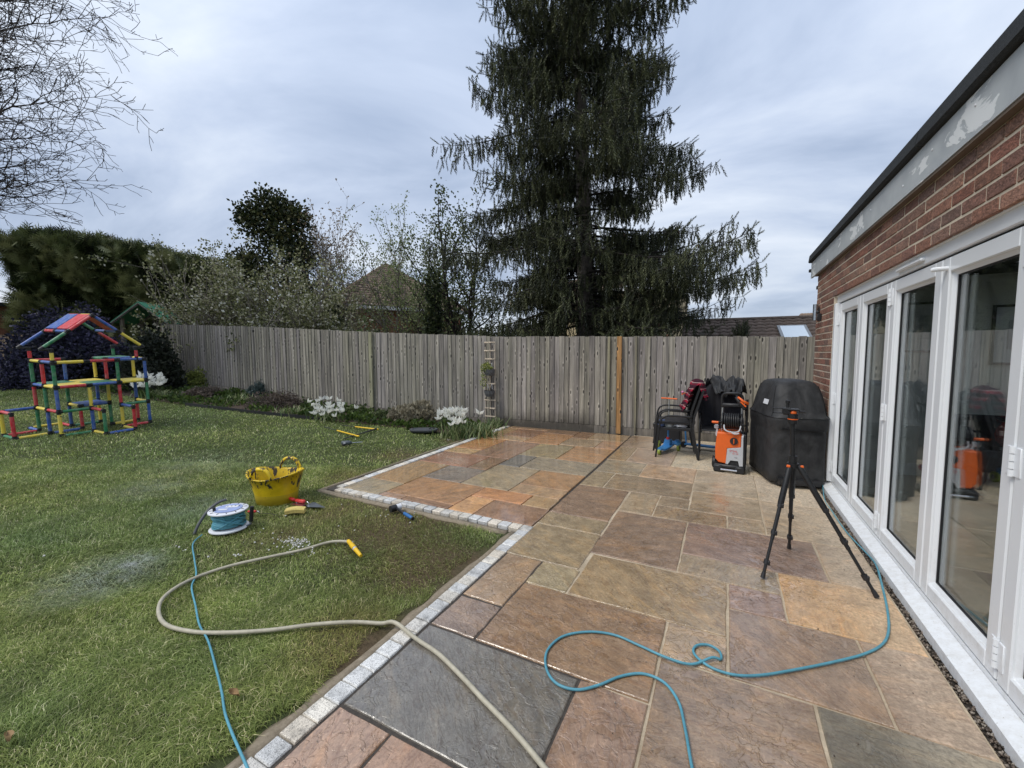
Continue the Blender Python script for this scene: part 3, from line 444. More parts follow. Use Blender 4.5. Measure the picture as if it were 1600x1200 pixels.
# ================================================================== LAWN GRASS
def blades():
    tot = []
    def region(n, zmin, zmax, hmin, hmax, wd):
        px = rng.uniform(-120, 1000, n); t = rng.uniform(0, 1, n); Z = np.sqrt(zmin**2+t*(zmax**2-zmin**2)); d0 = np.array(fw); r0 = np.array(rt2); u0 = np.array(up2)
        # points scattered evenly over the sector of lawn between two distances
        X = Z[:, None]*(np.array([[-math.sin(YAW), math.cos(YAW)]])) + ((px-800)/F*Z)[:, None]*np.array([[math.cos(YAW), math.sin(YAW)]])
        x, y = X[:, 0], X[:, 1]
        edge = .03*np.sin(y*7)+.02*np.sin(y*23+1)
        ok = ~(((x > -1.64+edge) & (y > -3)) | ((x > -4.04) & (y > 2.97+.02*np.sin(x*9))) )
        yl = np.interp(x, [-20, -15.2, -13, -11, -9, -7.3, -6.6, -5.9, -4.9, -4.15], [4.9, 4.7, 4.85, 5.02, 5.4, 5.72, 5.95, 6.1, 6.25, 6.3]); ok &= (y < yl+.06) & (y > -2.2) & (x > -20.5)
        x, y = x[ok], y[ok]; m = len(x); z = lawn_np(x, y); cl = np.sin(x*5.3+np.sin(y*4.1)*1.7)*np.sin(y*6.1+np.cos(x*3.3)*2.0)
        worn = np.zeros(m)
        for (a, b_, r, s) in WORN: worn = np.maximum(worn, np.clip(1-np.hypot(x-a, y-b_)/r, 0, 1)*s)
        h = rng.uniform(hmin, hmax, m)*(1+.35*cl)*(1-.45*worn); keep = rng.uniform(0, 1, m) > worn*.35
        x, y, z, h, cl = x[keep], y[keep], z[keep], h[keep], cl[keep]; m = len(x)
        az = rng.uniform(0, 6.283, m)*.75 + np.sin(x*2.1)*1.5+np.cos(y*2.7)*1.5; lean = rng.uniform(.6, 2.1, m)
        dx, dy = np.cos(az), np.sin(az); w = wd*rng.uniform(.6, 1.3, m); sx, sy = -dy*w, dx*w
        b0 = np.stack([x-sx, y-sy, z-.004], 1); b1 = np.stack([x+sx, y+sy, z-.004], 1)
        m0 = np.stack([x+dx*h*.35*lean-sx*.8, y+dy*h*.35*lean-sy*.8, z+h*.62], 1); m1 = np.stack([x+dx*h*.35*lean+sx*.8, y+dy*h*.35*lean+sy*.8, z+h*.62], 1)
        tp = np.stack([x+dx*h*1.1*lean, y+dy*h*1.1*lean, z+h*np.clip(1.15-.45*lean, .25, 1)], 1)
        V = np.stack([b0, b1, m1, m0, tp], 1).reshape(-1, 3); base = (np.arange(m)*5)[:, None]
        Fq = np.concatenate([base+np.array([[0, 1, 2]]), base+np.array([[0, 2, 3]]), base+np.array([[3, 2, 4]])], 0)
        v = np.clip(rng.normal(.42, .22, m), 0, .9); v[rng.uniform(0, 1, m) < .06] = 1.0; tot.append((V, Fq, np.repeat(v, 5)))
    region(135000, .75, 2.6, .02, .046, .0012); region(190000, 2.6, 5.5, .02, .044, .0019); region(170000, 5.5, 13.5, .022, .045, .0042)
    off = 0; Vs = []; Fs = []; As = []
    for V, f, a in tot: Vs.append(V); Fs.append(f+off); As.append(a); off += len(V)
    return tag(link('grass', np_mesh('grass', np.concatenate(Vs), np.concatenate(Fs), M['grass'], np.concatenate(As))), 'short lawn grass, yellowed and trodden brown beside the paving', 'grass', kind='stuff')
blades()

# ================================================================== FENCE
A, B_, Cc, D_, E_ = (-15.3, 6.42), (-7.33, 7.02), (-4.23, 7.63), (-1.7, 7.72), (3.2, 7.85)
def fence_top(x): return float(np.interp(x, [-15.3, -11, -7.33, -4.23, -1.7, 1.17, 3.2], [2.42, 2.22, 2.0, 1.85, 1.80, 1.74, 1.72]))
fence = thing('closeboard_fence', 'long weathered grey close-board timber fence running behind the lawn and patio', 'fence', (*Cc, 0))
fo = Vector((*Cc, 0))
pm = {}
def paling_mesh(h):
    k = round(h, 2)
    if k not in pm:
        m = MB(); m.loft([[Vector((-.052, .003, z)), Vector((.053, -.012, z)), Vector((.053, .003, z)), Vector((-.052, .008, z))] for z in (0, k-.002, k)]); pm[k] = m.mesh('paling', M['pale'])
    return pm[k]
line = [A, B_, Cc, D_, E_]; cnt = 0
for a, c in zip(line[:-1], line[1:]):
    a, c = Vector((*a, 0)), Vector((*c, 0)); L = (c-a).length; n = round(L/.1); ang = math.atan2(c.y-a.y, c.x-a.x)
    for i in range(n):
        p = a.lerp(c, (i+.5)/n); g0 = max(lawn_h(p.x, p.y), 0)+.13; g0 = round(g0, 2); top_ = fence_top(p.x)+random.choice([-.004, 0, 0, .004])
        if p.x > 2.2: continue
        t = random.uniform(.72, 1.2); w_ = random.random(); col = (.292*t, (.268+.006*w_)*t, (.250-.03*w_)*t)
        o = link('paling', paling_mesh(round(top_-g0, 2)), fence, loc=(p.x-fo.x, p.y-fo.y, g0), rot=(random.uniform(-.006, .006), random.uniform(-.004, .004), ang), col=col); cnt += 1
    m = MB(); n = max(1, round(L/2.4))
    for i in range(n):
        p, q = a.lerp(c, i/n), a.lerp(c, (i+1)/n); g0, g1 = max(lawn_h(p.x, p.y), 0), max(lawn_h(q.x, q.y), 0)
        m = MB(); m.loft([[Vector((u.x-fo.x, u.y-fo.y+dy, g_+zz_)) for dy, zz_ in ((-.002, -.1), (.02, -.1), (.02, .125), (-.002, .125))] for u, g_ in ((p+(q-p)*.002, g0), (q-(q-p)*.002, g1))])
        m.build('gravel_board', M['pale'], fence, col=(.26, .235, .20))
    for zf in (.35, 1.0, 1.6):   # arris rails on the far side
        m = MB(); m.tube([(p_.x-fo.x, p_.y-fo.y+.045, max(lawn_h(p_.x, p_.y), 0)+zf) for p_ in (a, c)], .035, 4); m.build('arris_rail', M['pale'], fence, col=(.25, .22, .18))
def post(px, w, col, mat, z0, z1, dy=-.03, lab=None):
    m = MB(); m.box((0, 0, (z1+z0)/2), (w, .05, z1-z0), bev=.004)
    i = [k for k in range(4) if line[k][0] <= px <= line[k+1][0]][0]; t = (px-line[i][0])/(line[i+1][0]-line[i][0]); y = line[i][1]+t*(line[i+1][1]-line[i][1])
    o = m.build('fence_post', M[mat], fence, loc=(px-fo.x, y+dy-fo.y, 0), rot=(0, 0, math.atan2(line[i+1][1]-line[i][1], line[i+1][0]-line[i][0])), col=col)
    if lab: o['label'] = lab
post(-1.735, .085, (.38, .215, .09), 'newwood', 0.005, 1.80, -.045, 'new orange-brown timber post')
post(-7.25, .075, (.34, .33, .22), 'pale', .17, 1.99, -.035, 'mossy greenish post'); post(-1.93, .04, (.30, .28, .19), 'pale', .02, 1.80, -.02); post(-1.44, .03, (.27, .25, .18), 'pale', .02, 1.80, -.02); post(-11.2, .06, (.27, .25, .22), 'pale', .4, 2.22, -.02)

# trellis with two wall planters
tr = thing('wall_trellis', 'narrow ladder-like wooden trellis fixed upright to the fence', 'trellis', (-4.37, 7.50, .0))
def tb(c, d, col=(.36, .30, .22)): m = MB(); col = tuple(k*1.35 for k in col); m.box(c, d, bev=.002); return m.build('batten', M['newwood'], tr, col=col)
for x in (-.115, 0, .115): tb((x, -.01, .92), (.02, .014, 1.64), (.30, .26, .21))
for i in range(10):
    if i in (3, 5, 6): continue
    tb((0, -.026, .18+i*.172), (.262, .016, .025), (.46, .39, .30))
for zi, (px_z, ful) in enumerate(((1.10, 1), (.66, 0))):
    pt = thing('wall_planter', ['grey half-round planter hooked high on the trellis, trailing plant in it', 'grey scalloped planter hooked lower on the trellis, nearly empty'][zi], 'planter', (-4.36, 7.455, px_z))
    m = MB(); m.loft([[Vector((r*sx, -abs(sy)*r*.9, z)) for sx, sy in [(-1, 0), (-.8, .6), (-.3, .95), (.3, .95), (.8, .6), (1, 0)]] for r, z in ((.085, -.06), (.115, .0), (.13, .07), (.122, .07), (.10, .0))]); m.build('pot', plain('slate_plastic', (.10, .105, .11), .5), pt)
    for x in (-.05, .05): m = MB(); m.tube([(x, .02, .1), (x, -.01, .19), (x, .028, .2)], .006, 6); m.build('hook', M['white'], pt)
lv = np.array([(0, 0, 0), (.28, 0, .35), (0, .03, 1), (-.28, 0, .35)]); lf = np.array([(0, 1, 2, 3)])
def leafball(c, r, n, s, mat, name, parent=None, hang=0):
    P = rng.normal(size=(n, 3)); P = P/np.linalg.norm(P, axis=1, keepdims=True)*(rng.uniform(0, 1, (n, 1))**.4)*np.array(r); D = P/np.array(r)+rng.normal(size=(n, 3))*.7+np.array([0, 0, -hang]); P = P+np.array(c)
    v, f, a = scatter(lv, lf, P, D, s*rng.uniform(.6, 1.3, n)); return link(name, np_mesh(name, v, f, mat, a), parent)
tp_ = thing('trailing_plant', 'small yellow-green plant trailing from the upper trellis planter', 'plant', (-4.40, 7.40, 1.2)); leafball((0, 0, 0), (.13, .08, .10), 260, .045, M['lime'], 'foliage', tp_); leafball((-.08, 0, -.22), (.07, .05, .22), 150, .035, M['lime'], 'trailing_stems', tp_, 1)

# ================================================================== HOUSE
hs = thing('brick_extension', 'single-storey red brick house extension with white folding glass doors and flat roof', 'house', (1.03, 6.65, 0)); HO = Vector((1.03, 6.65, 0))
def hb(name, c, d, mat, bev=0, parent=None, col=None, lab=None):
    m = MB(); m.box(Vector(c)-HO, d, bev=bev); o = m.build(name, M[mat], parent or hs, col=col)
    if lab: o['label'] = lab
    return o
m = MB()
m.box(Vector((1.09, 6.16, 1.24))-HO, (.12, .98, 2.5)); m.box(Vector((1.09, 1.835, 2.302))-HO, (.12, 7.67, .376)); m.box(Vector((1.09, -2.0, 1.05))-HO, (.12, 2.3, 2.1))
m.box(Vector((3.6, 6.56, 1.24))-HO, (4.9, .18, 2.5)); m.box(Vector((6.1, 1.8, 1.24))-HO, (.12, 9.7, 2.5)); m.box(Vector((3.6, -3.1, 1.24))-HO, (4.9, .1, 2.5))
wall = m.build('wall', M['bmortar'], hs)
bmesh_ = {}
def brickm(L):
    k = round(L, 3)
    if k not in bmesh_:
        m = MB(); m.box((0, 0, 0), (.03, k-.0125, .0625), bev=.003); bmesh_[k] = m.mesh('brick', M['brick'])
    return bmesh_[k]
BC = [(.30, .155, .11), (.32, .185, .135), (.25, .135, .105), (.35, .22, .165), (.28, .17, .13), (.22, .14, .115), (.36, .20, .145), (.31, .145, .105)]
nb = 0; sb_ = []
for k in range(33):
    z = .0375+k*.075; yend = 5.675 if z < 2.1 else -1.0; y = 6.65; first = True
    while y-yend > .02:
        L = .225*(.5 if (first and k % 2) else 1); first = False; L = min(L, y-yend)
        if y > 1.9:
            g_ = random.uniform(.85, 1.15); c_ = random.choice(BC)
            link('brick', brickm(L), wall, loc=(1.03+.011-HO.x+random.uniform(-.002, .002), y-L/2-HO.y, z), rot=(random.uniform(-.006, .006), 0, random.uniform(-.008, .008)), col=tuple(v*g_ for v in c_)); nb += 1
        else: sb_.append((y-L/2, z, L))
        y -= L
m = MB()
for y, z, L in sb_: m.box((1.041-HO.x, y-HO.y, z), (.03, L-.011, .064))
tag(m.build('brick_courses', M['brick'], hs, col=(.2, .1, .075)), kind='stuff')
m = MB(); m.box(Vector((1.04, 1.9, 2.482))-HO, (.10, 9.5, .014)); m.build('soffit_strip', plain('brown_soffit', (.16, .12, .09), .8), hs)
hb('fascia_board', (.995, 6.74, 2.592), (.02, .32, .20), 'fascia'); hb('fascia_board', (.995, 1.9, 2.592), (.02, 9.355, .20), 'fascia')
for y0, y1 in ((6.93, 3.35), (3.34, 1.2), (1.19, -2.9)):
    m = MB(); m.loft([[Vector((x, y, z))-HO for x, z in ((.965, 2.70), (.952, 2.712), (.962, 2.795), (1.02, 2.82), (1.05, 2.81), (1.05, 2.70))] for y in (y0, y1)]); m.build('roof_edge_trim', M['felt'], hs)
m = MB()
for x0, x1, y0, y1 in ((1.05, 2.4, -3, 6.9), (4.8, 6.15, -3, 6.9), (2.4, 4.8, -3, 2.6), (2.4, 4.8, 5.8, 6.9)): m.box(Vector(((x0+x1)/2, (y0+y1)/2, 2.72))-HO, (x1-x0, y1-y0, .05)); m.box(Vector(((x0+x1)/2, (y0+y1)/2, 2.36))-HO, (x1-x0, y1-y0, .04))
m.build('roof', [M['felt']], hs); m = MB()
for c, d in (((2.4, 4.2, 2.6), (.04, 3.2, .5)), ((4.8, 4.2, 2.6), (.04, 3.2, .5)), ((3.6, 2.6, 2.6), (2.4, .04, .5)), ((3.6, 5.8, 2.6), (2.4, .04, .5))): m.box(Vector(c)-HO, d)
rl = m.build('added_rooflight', M['ceil'], hs); m = MB(); m.box(Vector((3.6, 4.2, 2.86))-HO, (2.5, 3.3, .01)); m.build('pane', M['glass'], rl)  # roof opening added out of view to bring daylight into the room
for y, z in ((6.25, 2.6), (5.3, 2.63), (4.3, 2.62), (3.62, 2.57), (3.2, 2.62), (2.75, 2.63)): m = MB(); m.ell(Vector((.983, y, z))-HO, (.004, .007, .007), 8, 4); m.build('screw_cap', M['white'], hs)
m = MB(); m.box(Vector((.99, 6.935, 2.60))-HO, (.05, .05, .04), bev=.005); m.build('gutter_bracket', M['blackp'], hs)
# door set
hb('door_head', (1.095, 1.9, 2.07), (.075, 7.55, .085), 'upvc', .006); hb('head_trim', (1.062, 1.9, 2.107), (.035, 7.57, .016), 'upvc', .003); hb('door_jamb', (1.078, 5.635, 1.05), (.094, .075, 1.945), 'upvc', .006)
m = MB(); m.loft([[Vector((x, y, z))-HO for x, z in ((.992, -.02), (.992, .034), (1.07, .062), (1.14, .062), (1.14, -.02))] for y in (5.68, -1.9)]); m.build('door_cill', M['upvc'], hs)
hb('door_track', (1.10, 1.9, .076), (.06, 7.5, .024), 'upvc', .003); hb('track_seal', (1.105, 1.9, .093), (.05, 7.4, .008), 'seal'); hb('head_seal', (1.105, 1.9, 2.022), (.05, 7.4, .010), 'seal')
J = [5.59, 4.81, 4.02, 3.21, 2.43, 1.64, .85, .06, -.73]
for i in range(8):
    y1, y0 = J[i]-.006, J[i+1]+.006; L = y1-y0; cy = (y0+y1)/2; z0, z1 = .098, 2.014; w_ = .082; m = MB(); X = 1.065; dpt = .065
    for c, d in (((X+dpt/2, y0+w_/2, (z0+z1)/2), (dpt, w_, z1-z0)), ((X+dpt/2, y1-w_/2, (z0+z1)/2), (dpt, w_, z1-z0)), ((X+dpt/2, cy, z0+w_/2), (dpt, L-2*w_-.001, w_)), ((X+dpt/2, cy, z1-w_/2), (dpt, L-2*w_-.001, w_))): m.box(Vector(c)-HO, d, bev=.006)
    # glazing bead with a sloped face
    yo, yi, zo, zi = (y0+w_-.002, y1-w_+.002), (y0+w_+.018, y1-w_-.018), (z0+w_-.002, z1-w_+.002), (z0+w_+.018, z1-w_-.018)
    m.loft([[Vector((x, yy, zz_))-HO for yy, zz_ in ((a[0], c[0]), (a[1], c[0]), (a[1], c[1]), (a[0], c[1]))] for x, a, c in ((X+.012, yo, zo), (X+.026, yi, zi), (X+.04, yi, zi))], cap=False)
    dl = m.build('folding_door', M['upvc'], hs)
    m = MB()
    for c, d in (((X+.035, y0+w_+.021, (z0+z1)/2), (.01, .007, z1-z0-2*w_-.03)), ((X+.035, y1-w_-.021, (z0+z1)/2), (.01, .007, z1-z0-2*w_-.03)), ((X+.035, cy, z0+w_+.021), (.01, L-2*w_-.05, .007)), ((X+.035, cy, z1-w_-.021), (.01, L-2*w_-.05, .007))): m.box(Vector(c)-HO, d)
    m.build('glazing_seal', M['seal'], dl)
    for dx in (.038, .056): m = MB(); m.box(Vector((X+dx, cy, (z0+z1)/2))-HO, (.004, L-2*w_-.03, z1-z0-2*w_-.03)); m.build('glass_pane', M['glass'], dl)
    m = MB(); m.box(Vector((X+.02, y0-.006, (z0+z1)/2))-HO, (.02, .006, z1-z0)); m.build('edge_seal', M['seal'], dl)
def hinge(y, z):
    m = MB(); p = Vector((1.058, y, z))-HO
    for k in range(4): m.cyl(p+Vector((0, 0, -.062+k*.032)), .011, .0285, 10)
    m.box(p+Vector((.006, .028, 0)), (.008, .04, .12), bev=.002); m.box(p+Vector((.006, -.028, 0)), (.008, .04, .12), bev=.002); m.build('hinge', M['upvc'], hs, smooth='auto')
for y in (5.6, 4.02, 2.43, .85):
    for z in ((.22, 1.05, 1.9) if y < 5 else (.25, 1.0, 1.85)): hinge(y, z)
m = MB(); m.tube([Vector((1.07, 3.15, 1.955))-HO, Vector((1.02, 3.15, 1.955))-HO, Vector((1.012, 3.17, 1.955))-HO], .013, 10); m.build('door_stop', M['upvc'], hs, smooth='auto')
m = MB(); m.box(Vector((1.05, 3.64, 2.062))-HO, (.03, .42, .02), bev=.006); m.build('trickle_vent', M['upvc'], hs)
m = MB(); m.cyl(Vector((.985, 6.43, 1.90))-HO, .03, .20, 18); wl = m.build('wall_light', M['steel'], hs, smooth='auto'); m = MB(); m.box(Vector((1.015, 6.43, 2.0))-HO, (.05, .03, .12)); m.build('bracket', M['blackp'], wl); m = MB(); m.ell(Vector((.99, 6.30, 1.99))-HO, .02, 12, 8); m.box(Vector((1.005, 6.30, 1.93))-HO, (.04, .03, .09), bev=.004); m.build('motion_sensor', M['blackp'], hs, smooth='auto')
# room behind the glass
hb('room_floor', (3.55, 1.8, .03), (4.85, 9.3, .04), 'roomfloor'); hb('room_wall', (3.55, 6.45, 1.2), (4.85, .03, 2.3), 'room'); hb('room_wall', (6.02, 1.8, 1.2), (.03, 9.3, 2.3), 'room'); hb('room_wall', (3.55, -3.03, 1.2), (4.85, .03, 2.3), 'room'); hb('skirting_board', (3.55, 6.43, .12), (4.8, .02, .14), 'white')
for (x, z, w_, h_, lb) in ((2.05, 1.78, .38, .55, 'thin black framed print on the room wall, nearer the brick corner'), (2.78, 1.68, .42, .62, 'thick black framed print on the room wall, seen through the widest pane')):
    t = thing('framed_print', lb, 'picture', (x, 6.42, z)); m = MB()
    for c, d in (((0, 0, h_/2), (w_, .02, .025)), ((0, 0, -h_/2), (w_, .02, .025)), ((w_/2, 0, 0), (.025, .02, h_+.024)), ((-w_/2, 0, 0), (.025, .02, h_+.024))): m.box(c, d)
    m.build('frame', M['blackp'], t); m = MB(); m.box((0, .005, 0), (w_-.026, .006, h_-.026)); m.build('mount', M['white'], t); m = MB(); m.box((0, -.002, 0), (w_*.45, .006, h_*.5)); m.build('print', M['greyp'], t)
t = thing('sofa', 'dark fabric sofa against the end wall inside the room', 'sofa', (3.1, 5.8, .05))
for nm, c, d in (('base', (0, 0, .2), (1.9, .85, .26)), ('backrest', (0, .34, .56), (1.9, .2, .44)), ('armrest', (-.88, 0, .42), (.18, .84, .2)), ('armrest', (.88, 0, .42), (.18, .84, .2)), ('seat_cushion', (-.4, -.04, .4), (.76, .62, .14)), ('seat_cushion', (.4, -.04, .4), (.76, .62, .14))): m = MB(); m.box(c, d, bev=.05); m.build(nm, M['dark'], t)
m = MB(); m.ell((2.6, 5.78, .69), (.22, .10, .18)); tag(m.build('cushion', plain('red_cushion', (.25, .03, .03), .9), smooth=True), 'dull red cushion on the sofa indoors', 'cushion')
t = thing('round_table', 'low round pale wooden table standing inside by the glass', 'table', (2.15, 2.95, .05)); m = MB(); m.lathe((0, 0, .40), [(.40, 0), (.43, .012), (.43, .03), (.41, .04)], 36); m.build('tabletop', plain('pale_oak', (.42, .30, .19), .45), t, smooth='auto')
for a in range(4): m = MB(); m.tube([(.30*math.cos(a*1.571+.7), .30*math.sin(a*1.571+.7), 0), (.2*math.cos(a*1.571+.7), .2*math.sin(a*1.571+.7), .4)], .02, 8); m.build('leg', bpy.data.materials['pale_oak'], t)

# ================================================================== VEGETATION
fan = []; ff = []
for i in range(7):      # flat cypress spray
    z = i/7; w_ = .38*math.sin(math.pi*(z*.85+.12)); b0 = len(fan); fan += [(0, 0, z), (w_, .02, z+.28), (.03, 0, z+.14)]; ff.append((b0, b0+1, b0+2)); b0 = len(fan); fan += [(0, 0, z), (-w_, -.02, z+.28), (-.03, 0, z+.14)]; ff.append((b0, b0+1, b0+2))
fan, ff = np.array(fan), np.array(ff)
ndl = []; nf = []
for i in range(26):     # hanging spruce twig: needles all round a drooping stem
    z = i/26; a = i*2.4; sp_ = .19*(1-.5*z); b0 = len(ndl); c_, s_ = math.cos(a), math.sin(a); ndl += [(c_*.012-s_*.036, s_*.012+c_*.036, z), (c_*.012+s_*.036, s_*.012-c_*.036, z), (c_*sp_, s_*sp_, z+.16)]; nf.append((b0, b0+1, b0+2))
b0 = len(ndl); ndl += [(.012, 0, 0), (-.012, 0, 0), (0, .004, 1.05)]; nf.append((b0, b0+1, b0+2)); ndl, nf = np.array(ndl), np.array(nf)
lt3 = np.array([(0, 0, 0), (.3, 0, .45), (0, 0, 1), (-.3, 0, .45), (0, 0, .1), (.05, .3, .6), (0, 0, .9), (-.05, -.3, .6)]); lt3f = np.array([(0, 1, 2, 3), (4, 5, 6, 7)])

def spruce():
    base = dp(912, 552, 13.0); base.z = -.1; t = thing('spruce_tree', 'tall ragged dark spruce with drooping branches behind the middle of the fence', 'tree', base); o = np.array((0., 0, 0))
    H_ = 20.5; def_ = lambda h: Vector((-.018*h+.08*math.sin(h*.35), .02*math.sin(h*.5), h)); m = MB(); hh = [i*H_/26 for i in range(27)]; m.tube([def_(h) for h in hh], [.255*(1-h/H_)**.8+.02+(.08 if h < .3 else 0) for h in hh], 12); m.build('trunk', M['bark'], t, smooth=True)
    sg = SG(); P = []; D = []; Sc = []; nbr = 195; cone = []
    cx = np.array(rt2); 
    for i in range(nbr+40):
        h = 1.0+18.8*(i/nbr)**1.02+random.uniform(-.25, .25) if i < nbr else random.uniform(1.3, 5.2); az = i*2.39996+random.uniform(-.4, .4); L = 5.75*max(.02, 1-h/22)**.66*random.uniform(.62, 1.0)*(.93+.13*math.sin(h*1.9+az*1.0)+.08*math.sin(h*4.7-az*2))
        if i % 9 == 4: L *= .55
        L = min(L, 4.75)
        d = Vector((math.cos(az), math.sin(az), 0)); L = min(L, 3.0/max(.01, -d.y)) if (d.y < 0 and h < 5.5) else L; side = Vector((-d.y, d.x, 0)); p0 = def_(h); pts = []; n = 12; sag = random.uniform(.38, .62); upt = random.uniform(.22, .42); wob = random.uniform(-.5, .5)
        for k in range(n+1):
            s_ = k/n; pts.append(p0 + d*(L*s_*(.94)) + side*(L*.12*wob*math.sin(s_*3)) + Vector((0, 0, L*(.10*s_-sag*s_**1.7+upt*s_**3.2))))
        sg.line(pts, .042*(L/5)**.7+.008, .006)
        for k in range(3, n+1):
            s_ = k/n
            if random.random() < .06: continue
            q = pts[k]; tdir = (pts[k]-pts[k-1]).normalized()
            nn_ = 3 if h < 14 else 1
            for sgn in (-1, 1):
                l2 = (L*.26*(1-s_*.72)+.22)*random.uniform(.5, 1.25); ang = random.uniform(.55, 1.15); dd = (tdir*math.cos(ang)+side*sgn*math.sin(ang)).normalized(); q2 = q
                ns = max(2, int(l2/.17)); prev = q
                for j in range(1, ns+1):
                    u_ = j/ns; cur = q+dd*l2*u_+Vector((0, 0, -.30*l2*u_*u_+.10*l2*u_**3)); sg.add(prev, cur, .009, .005); prev = cur
                    for _ in range(nn_): P.append(cur+Vector([random.gauss(0, .08) for _ in range(3)])); D.append((random.gauss(0, .22), random.gauss(0, .22), -1)); Sc.append(random.uniform(.16, .46))
                    if random.random() < .5: P.append(cur); D.append(dd*1.0+Vector((random.gauss(0, .3), random.gauss(0, .3), .12))); Sc.append(random.uniform(.16, .27))
                P.append(prev); D.append(dd+Vector((0, 0, .35))); Sc.append(random.uniform(.18, .3))
                if random.random() < .05 and h > 2: cone.append(prev)
            P.append(q); D.append((random.gauss(0, .2), random.gauss(0, .2), -1)); Sc.append(random.uniform(.25, .6))
        P.append(pts[-1]); D.append(d+Vector((0, 0, .8))); Sc.append(.34)
    sg.build('limbs', M['twig'], t, 4)
    P, D, Sc = np.array([tuple(p) for p in P]), np.array([tuple(d) for d in D]), np.array(Sc); ok = (rng.uniform(0, 1, len(P)) > .8) | (P[:, 2] > 5) | (np.abs(P[:, 0]-P[:, 1]*(base.x/base.y)) > .45) | (P[:, 1] > 0); ok &= (P[:, 1]+base.y > 8.0) | (P[:, 2]+base.z-Sc > 2.3); P, D, Sc = P[ok], D[ok], Sc[ok]; print('spruce twigs', len(P))
    v, f, a = scatter(ndl, nf, P, D, Sc*1.02); link('crown', np_mesh('crown', v, f, M['needles'], a), t)
    cn = np.array([tuple(p) for p in cone]); v, f, a = scatter(pv*np.array([.25, .25, 1]), pf, cn-np.array([0, 0, .1]), np.tile([[0, 0, -1.]], (len(cn), 1)), .13); link('cones', np_mesh('cones', v, f, M['needle2'], a), t)['kind'] = 'stuff'
spruce()

def grow(sg, p, d, L, r, lev, tips, cfg):
    n = max(2, int(L/cfg.get('step', .22))); kink = cfg.get('kink', .22); up_ = cfg.get('up', .05); prev = Vector(p); d = Vector(d).normalized(); pts = [prev.copy()]
    for i in range(n):
        d = (d+Vector([random.gauss(0, kink) for _ in range(3)])*.5+Vector((0, 0, up_))).normalized(); cur = prev+d*(L/n); sg.add(prev, cur, r*(1-.7*i/n), r*(1-.7*(i+1)/n)); prev = cur; pts.append(cur.copy())
        if lev > 0 and i >= cfg.get('bare', 1)*(1 if lev > 1 else 0) and random.random() < cfg.get('dens', .75):
            ax = Vector([random.gauss(0, 1) for _ in range(3)]).cross(d).normalized(); an = random.uniform(.45, 1.05); nd = (d*math.cos(an)+ax*math.sin(an)).normalized()
            grow(sg, cur, nd, L*cfg.get('ratio', .5)*random.uniform(.55, 1.15)*(1-.45*i/n), r*.55*(1-.5*i/n), lev-1, tips, cfg)
    tips.append((prev.copy(), d.copy())); 
    if lev == 0: tips.extend((q, d) for q in pts[1:-1])
    return pts

def bare_tree():
    base = dp(-430, 552, 9.5); base.z = lawn_h(base.x, base.y); t = thing('bare_tree', 'big leafless tree with fine bare twigs reaching in from the left edge', 'tree', base)
    m = MB(); hh = [0, .3, 1, 2, 3.5, 5, 7, 9, 12]; m.tube([(.1*math.sin(h), .1*math.cos(h*.7), h) for h in hh], [.5, .4, .34, .31, .28, .24, .19, .13, .04], 12); m.build('trunk', M['bark'], t, smooth=True)
    sg = SG(); tips = []; tg = [((203, 28), 9.0, 6.2), ((203, 145), 8.8, 4.2), ((150, 100), 9.8, 5.0), ((172, 212), 9.2, 3.6), ((172, 282), 9.0, 3.0), ((70, 322), 8.6, 2.4), ((130, 60), 8.2, 6.0), ((95, -20), 9.4, 7.5), ((60, 120), 10.2, 5.5), ((120, 250), 10.0, 3.3), ((40, 40), 9, 6.5), ((-40, 200), 9, 4), ((-20, 300), 9.5, 3), ((10, -60), 9.4, 7.0), ((90, 180), 8.5, 4.2), ((30, 250), 8.8, 3.2), ((165, -10), 8.8, 7.0)]
    cfg = dict(step=.15, kink=.34, up=.03, dens=.82, ratio=.46, bare=1)
    for (px, py), Z, h0 in tg:
        e1 = dp(px-32, py, Z)-base; s0 = Vector((0, 0, h0)); n = 26; prev = s0; cur = s0; off = Vector((0, 0, 0)); L = (e1-s0).length
        for i in range(1, n+1):
            s_ = i/n; off = off*.85+Vector([random.gauss(0, .05) for _ in range(3)]); cur = s0.lerp(e1, s_)+off*(1-s_*.6)+Vector((0, 0, .10*L*math.sin(math.pi*s_)*(.6))); rr = .095*(1-s_)**1.1+.007
            sg.add(prev, cur, rr, .095*(1-min(1, s_+1/n))**1.1+.007); d = (cur-prev).normalized()
            if s_ > .30:
                for _ in range(3 if s_ < .9 else 2):
                    ax = Vector([random.gauss(0, 1) for _ in range(3)]).cross(d).normalized(); an = random.uniform(.4, .95); grow(sg, cur, d*math.cos(an)+ax*math.sin(an), random.uniform(.8, 1.8)*(1.15-s_*.55), rr*.5+.003, 2, tips, cfg)
            prev = cur
        grow(sg, cur, d, .35, .006, 1, tips, cfg)
    for k in range(10):
        a = random.uniform(1.6, 5.0); grow(sg, (0, 0, 3+k*.7), (math.cos(a), math.sin(a), .5), 4, .07, 2, tips, dict(step=.5, kink=.3, dens=.6, ratio=.45))
    sg.q = [max(q*.75, .0050) for q in sg.q]; sg.r = [max(q*.8, .0055) for q in sg.r]
    sg.build('branches', M['twig'], t, 3)
bare_tree()

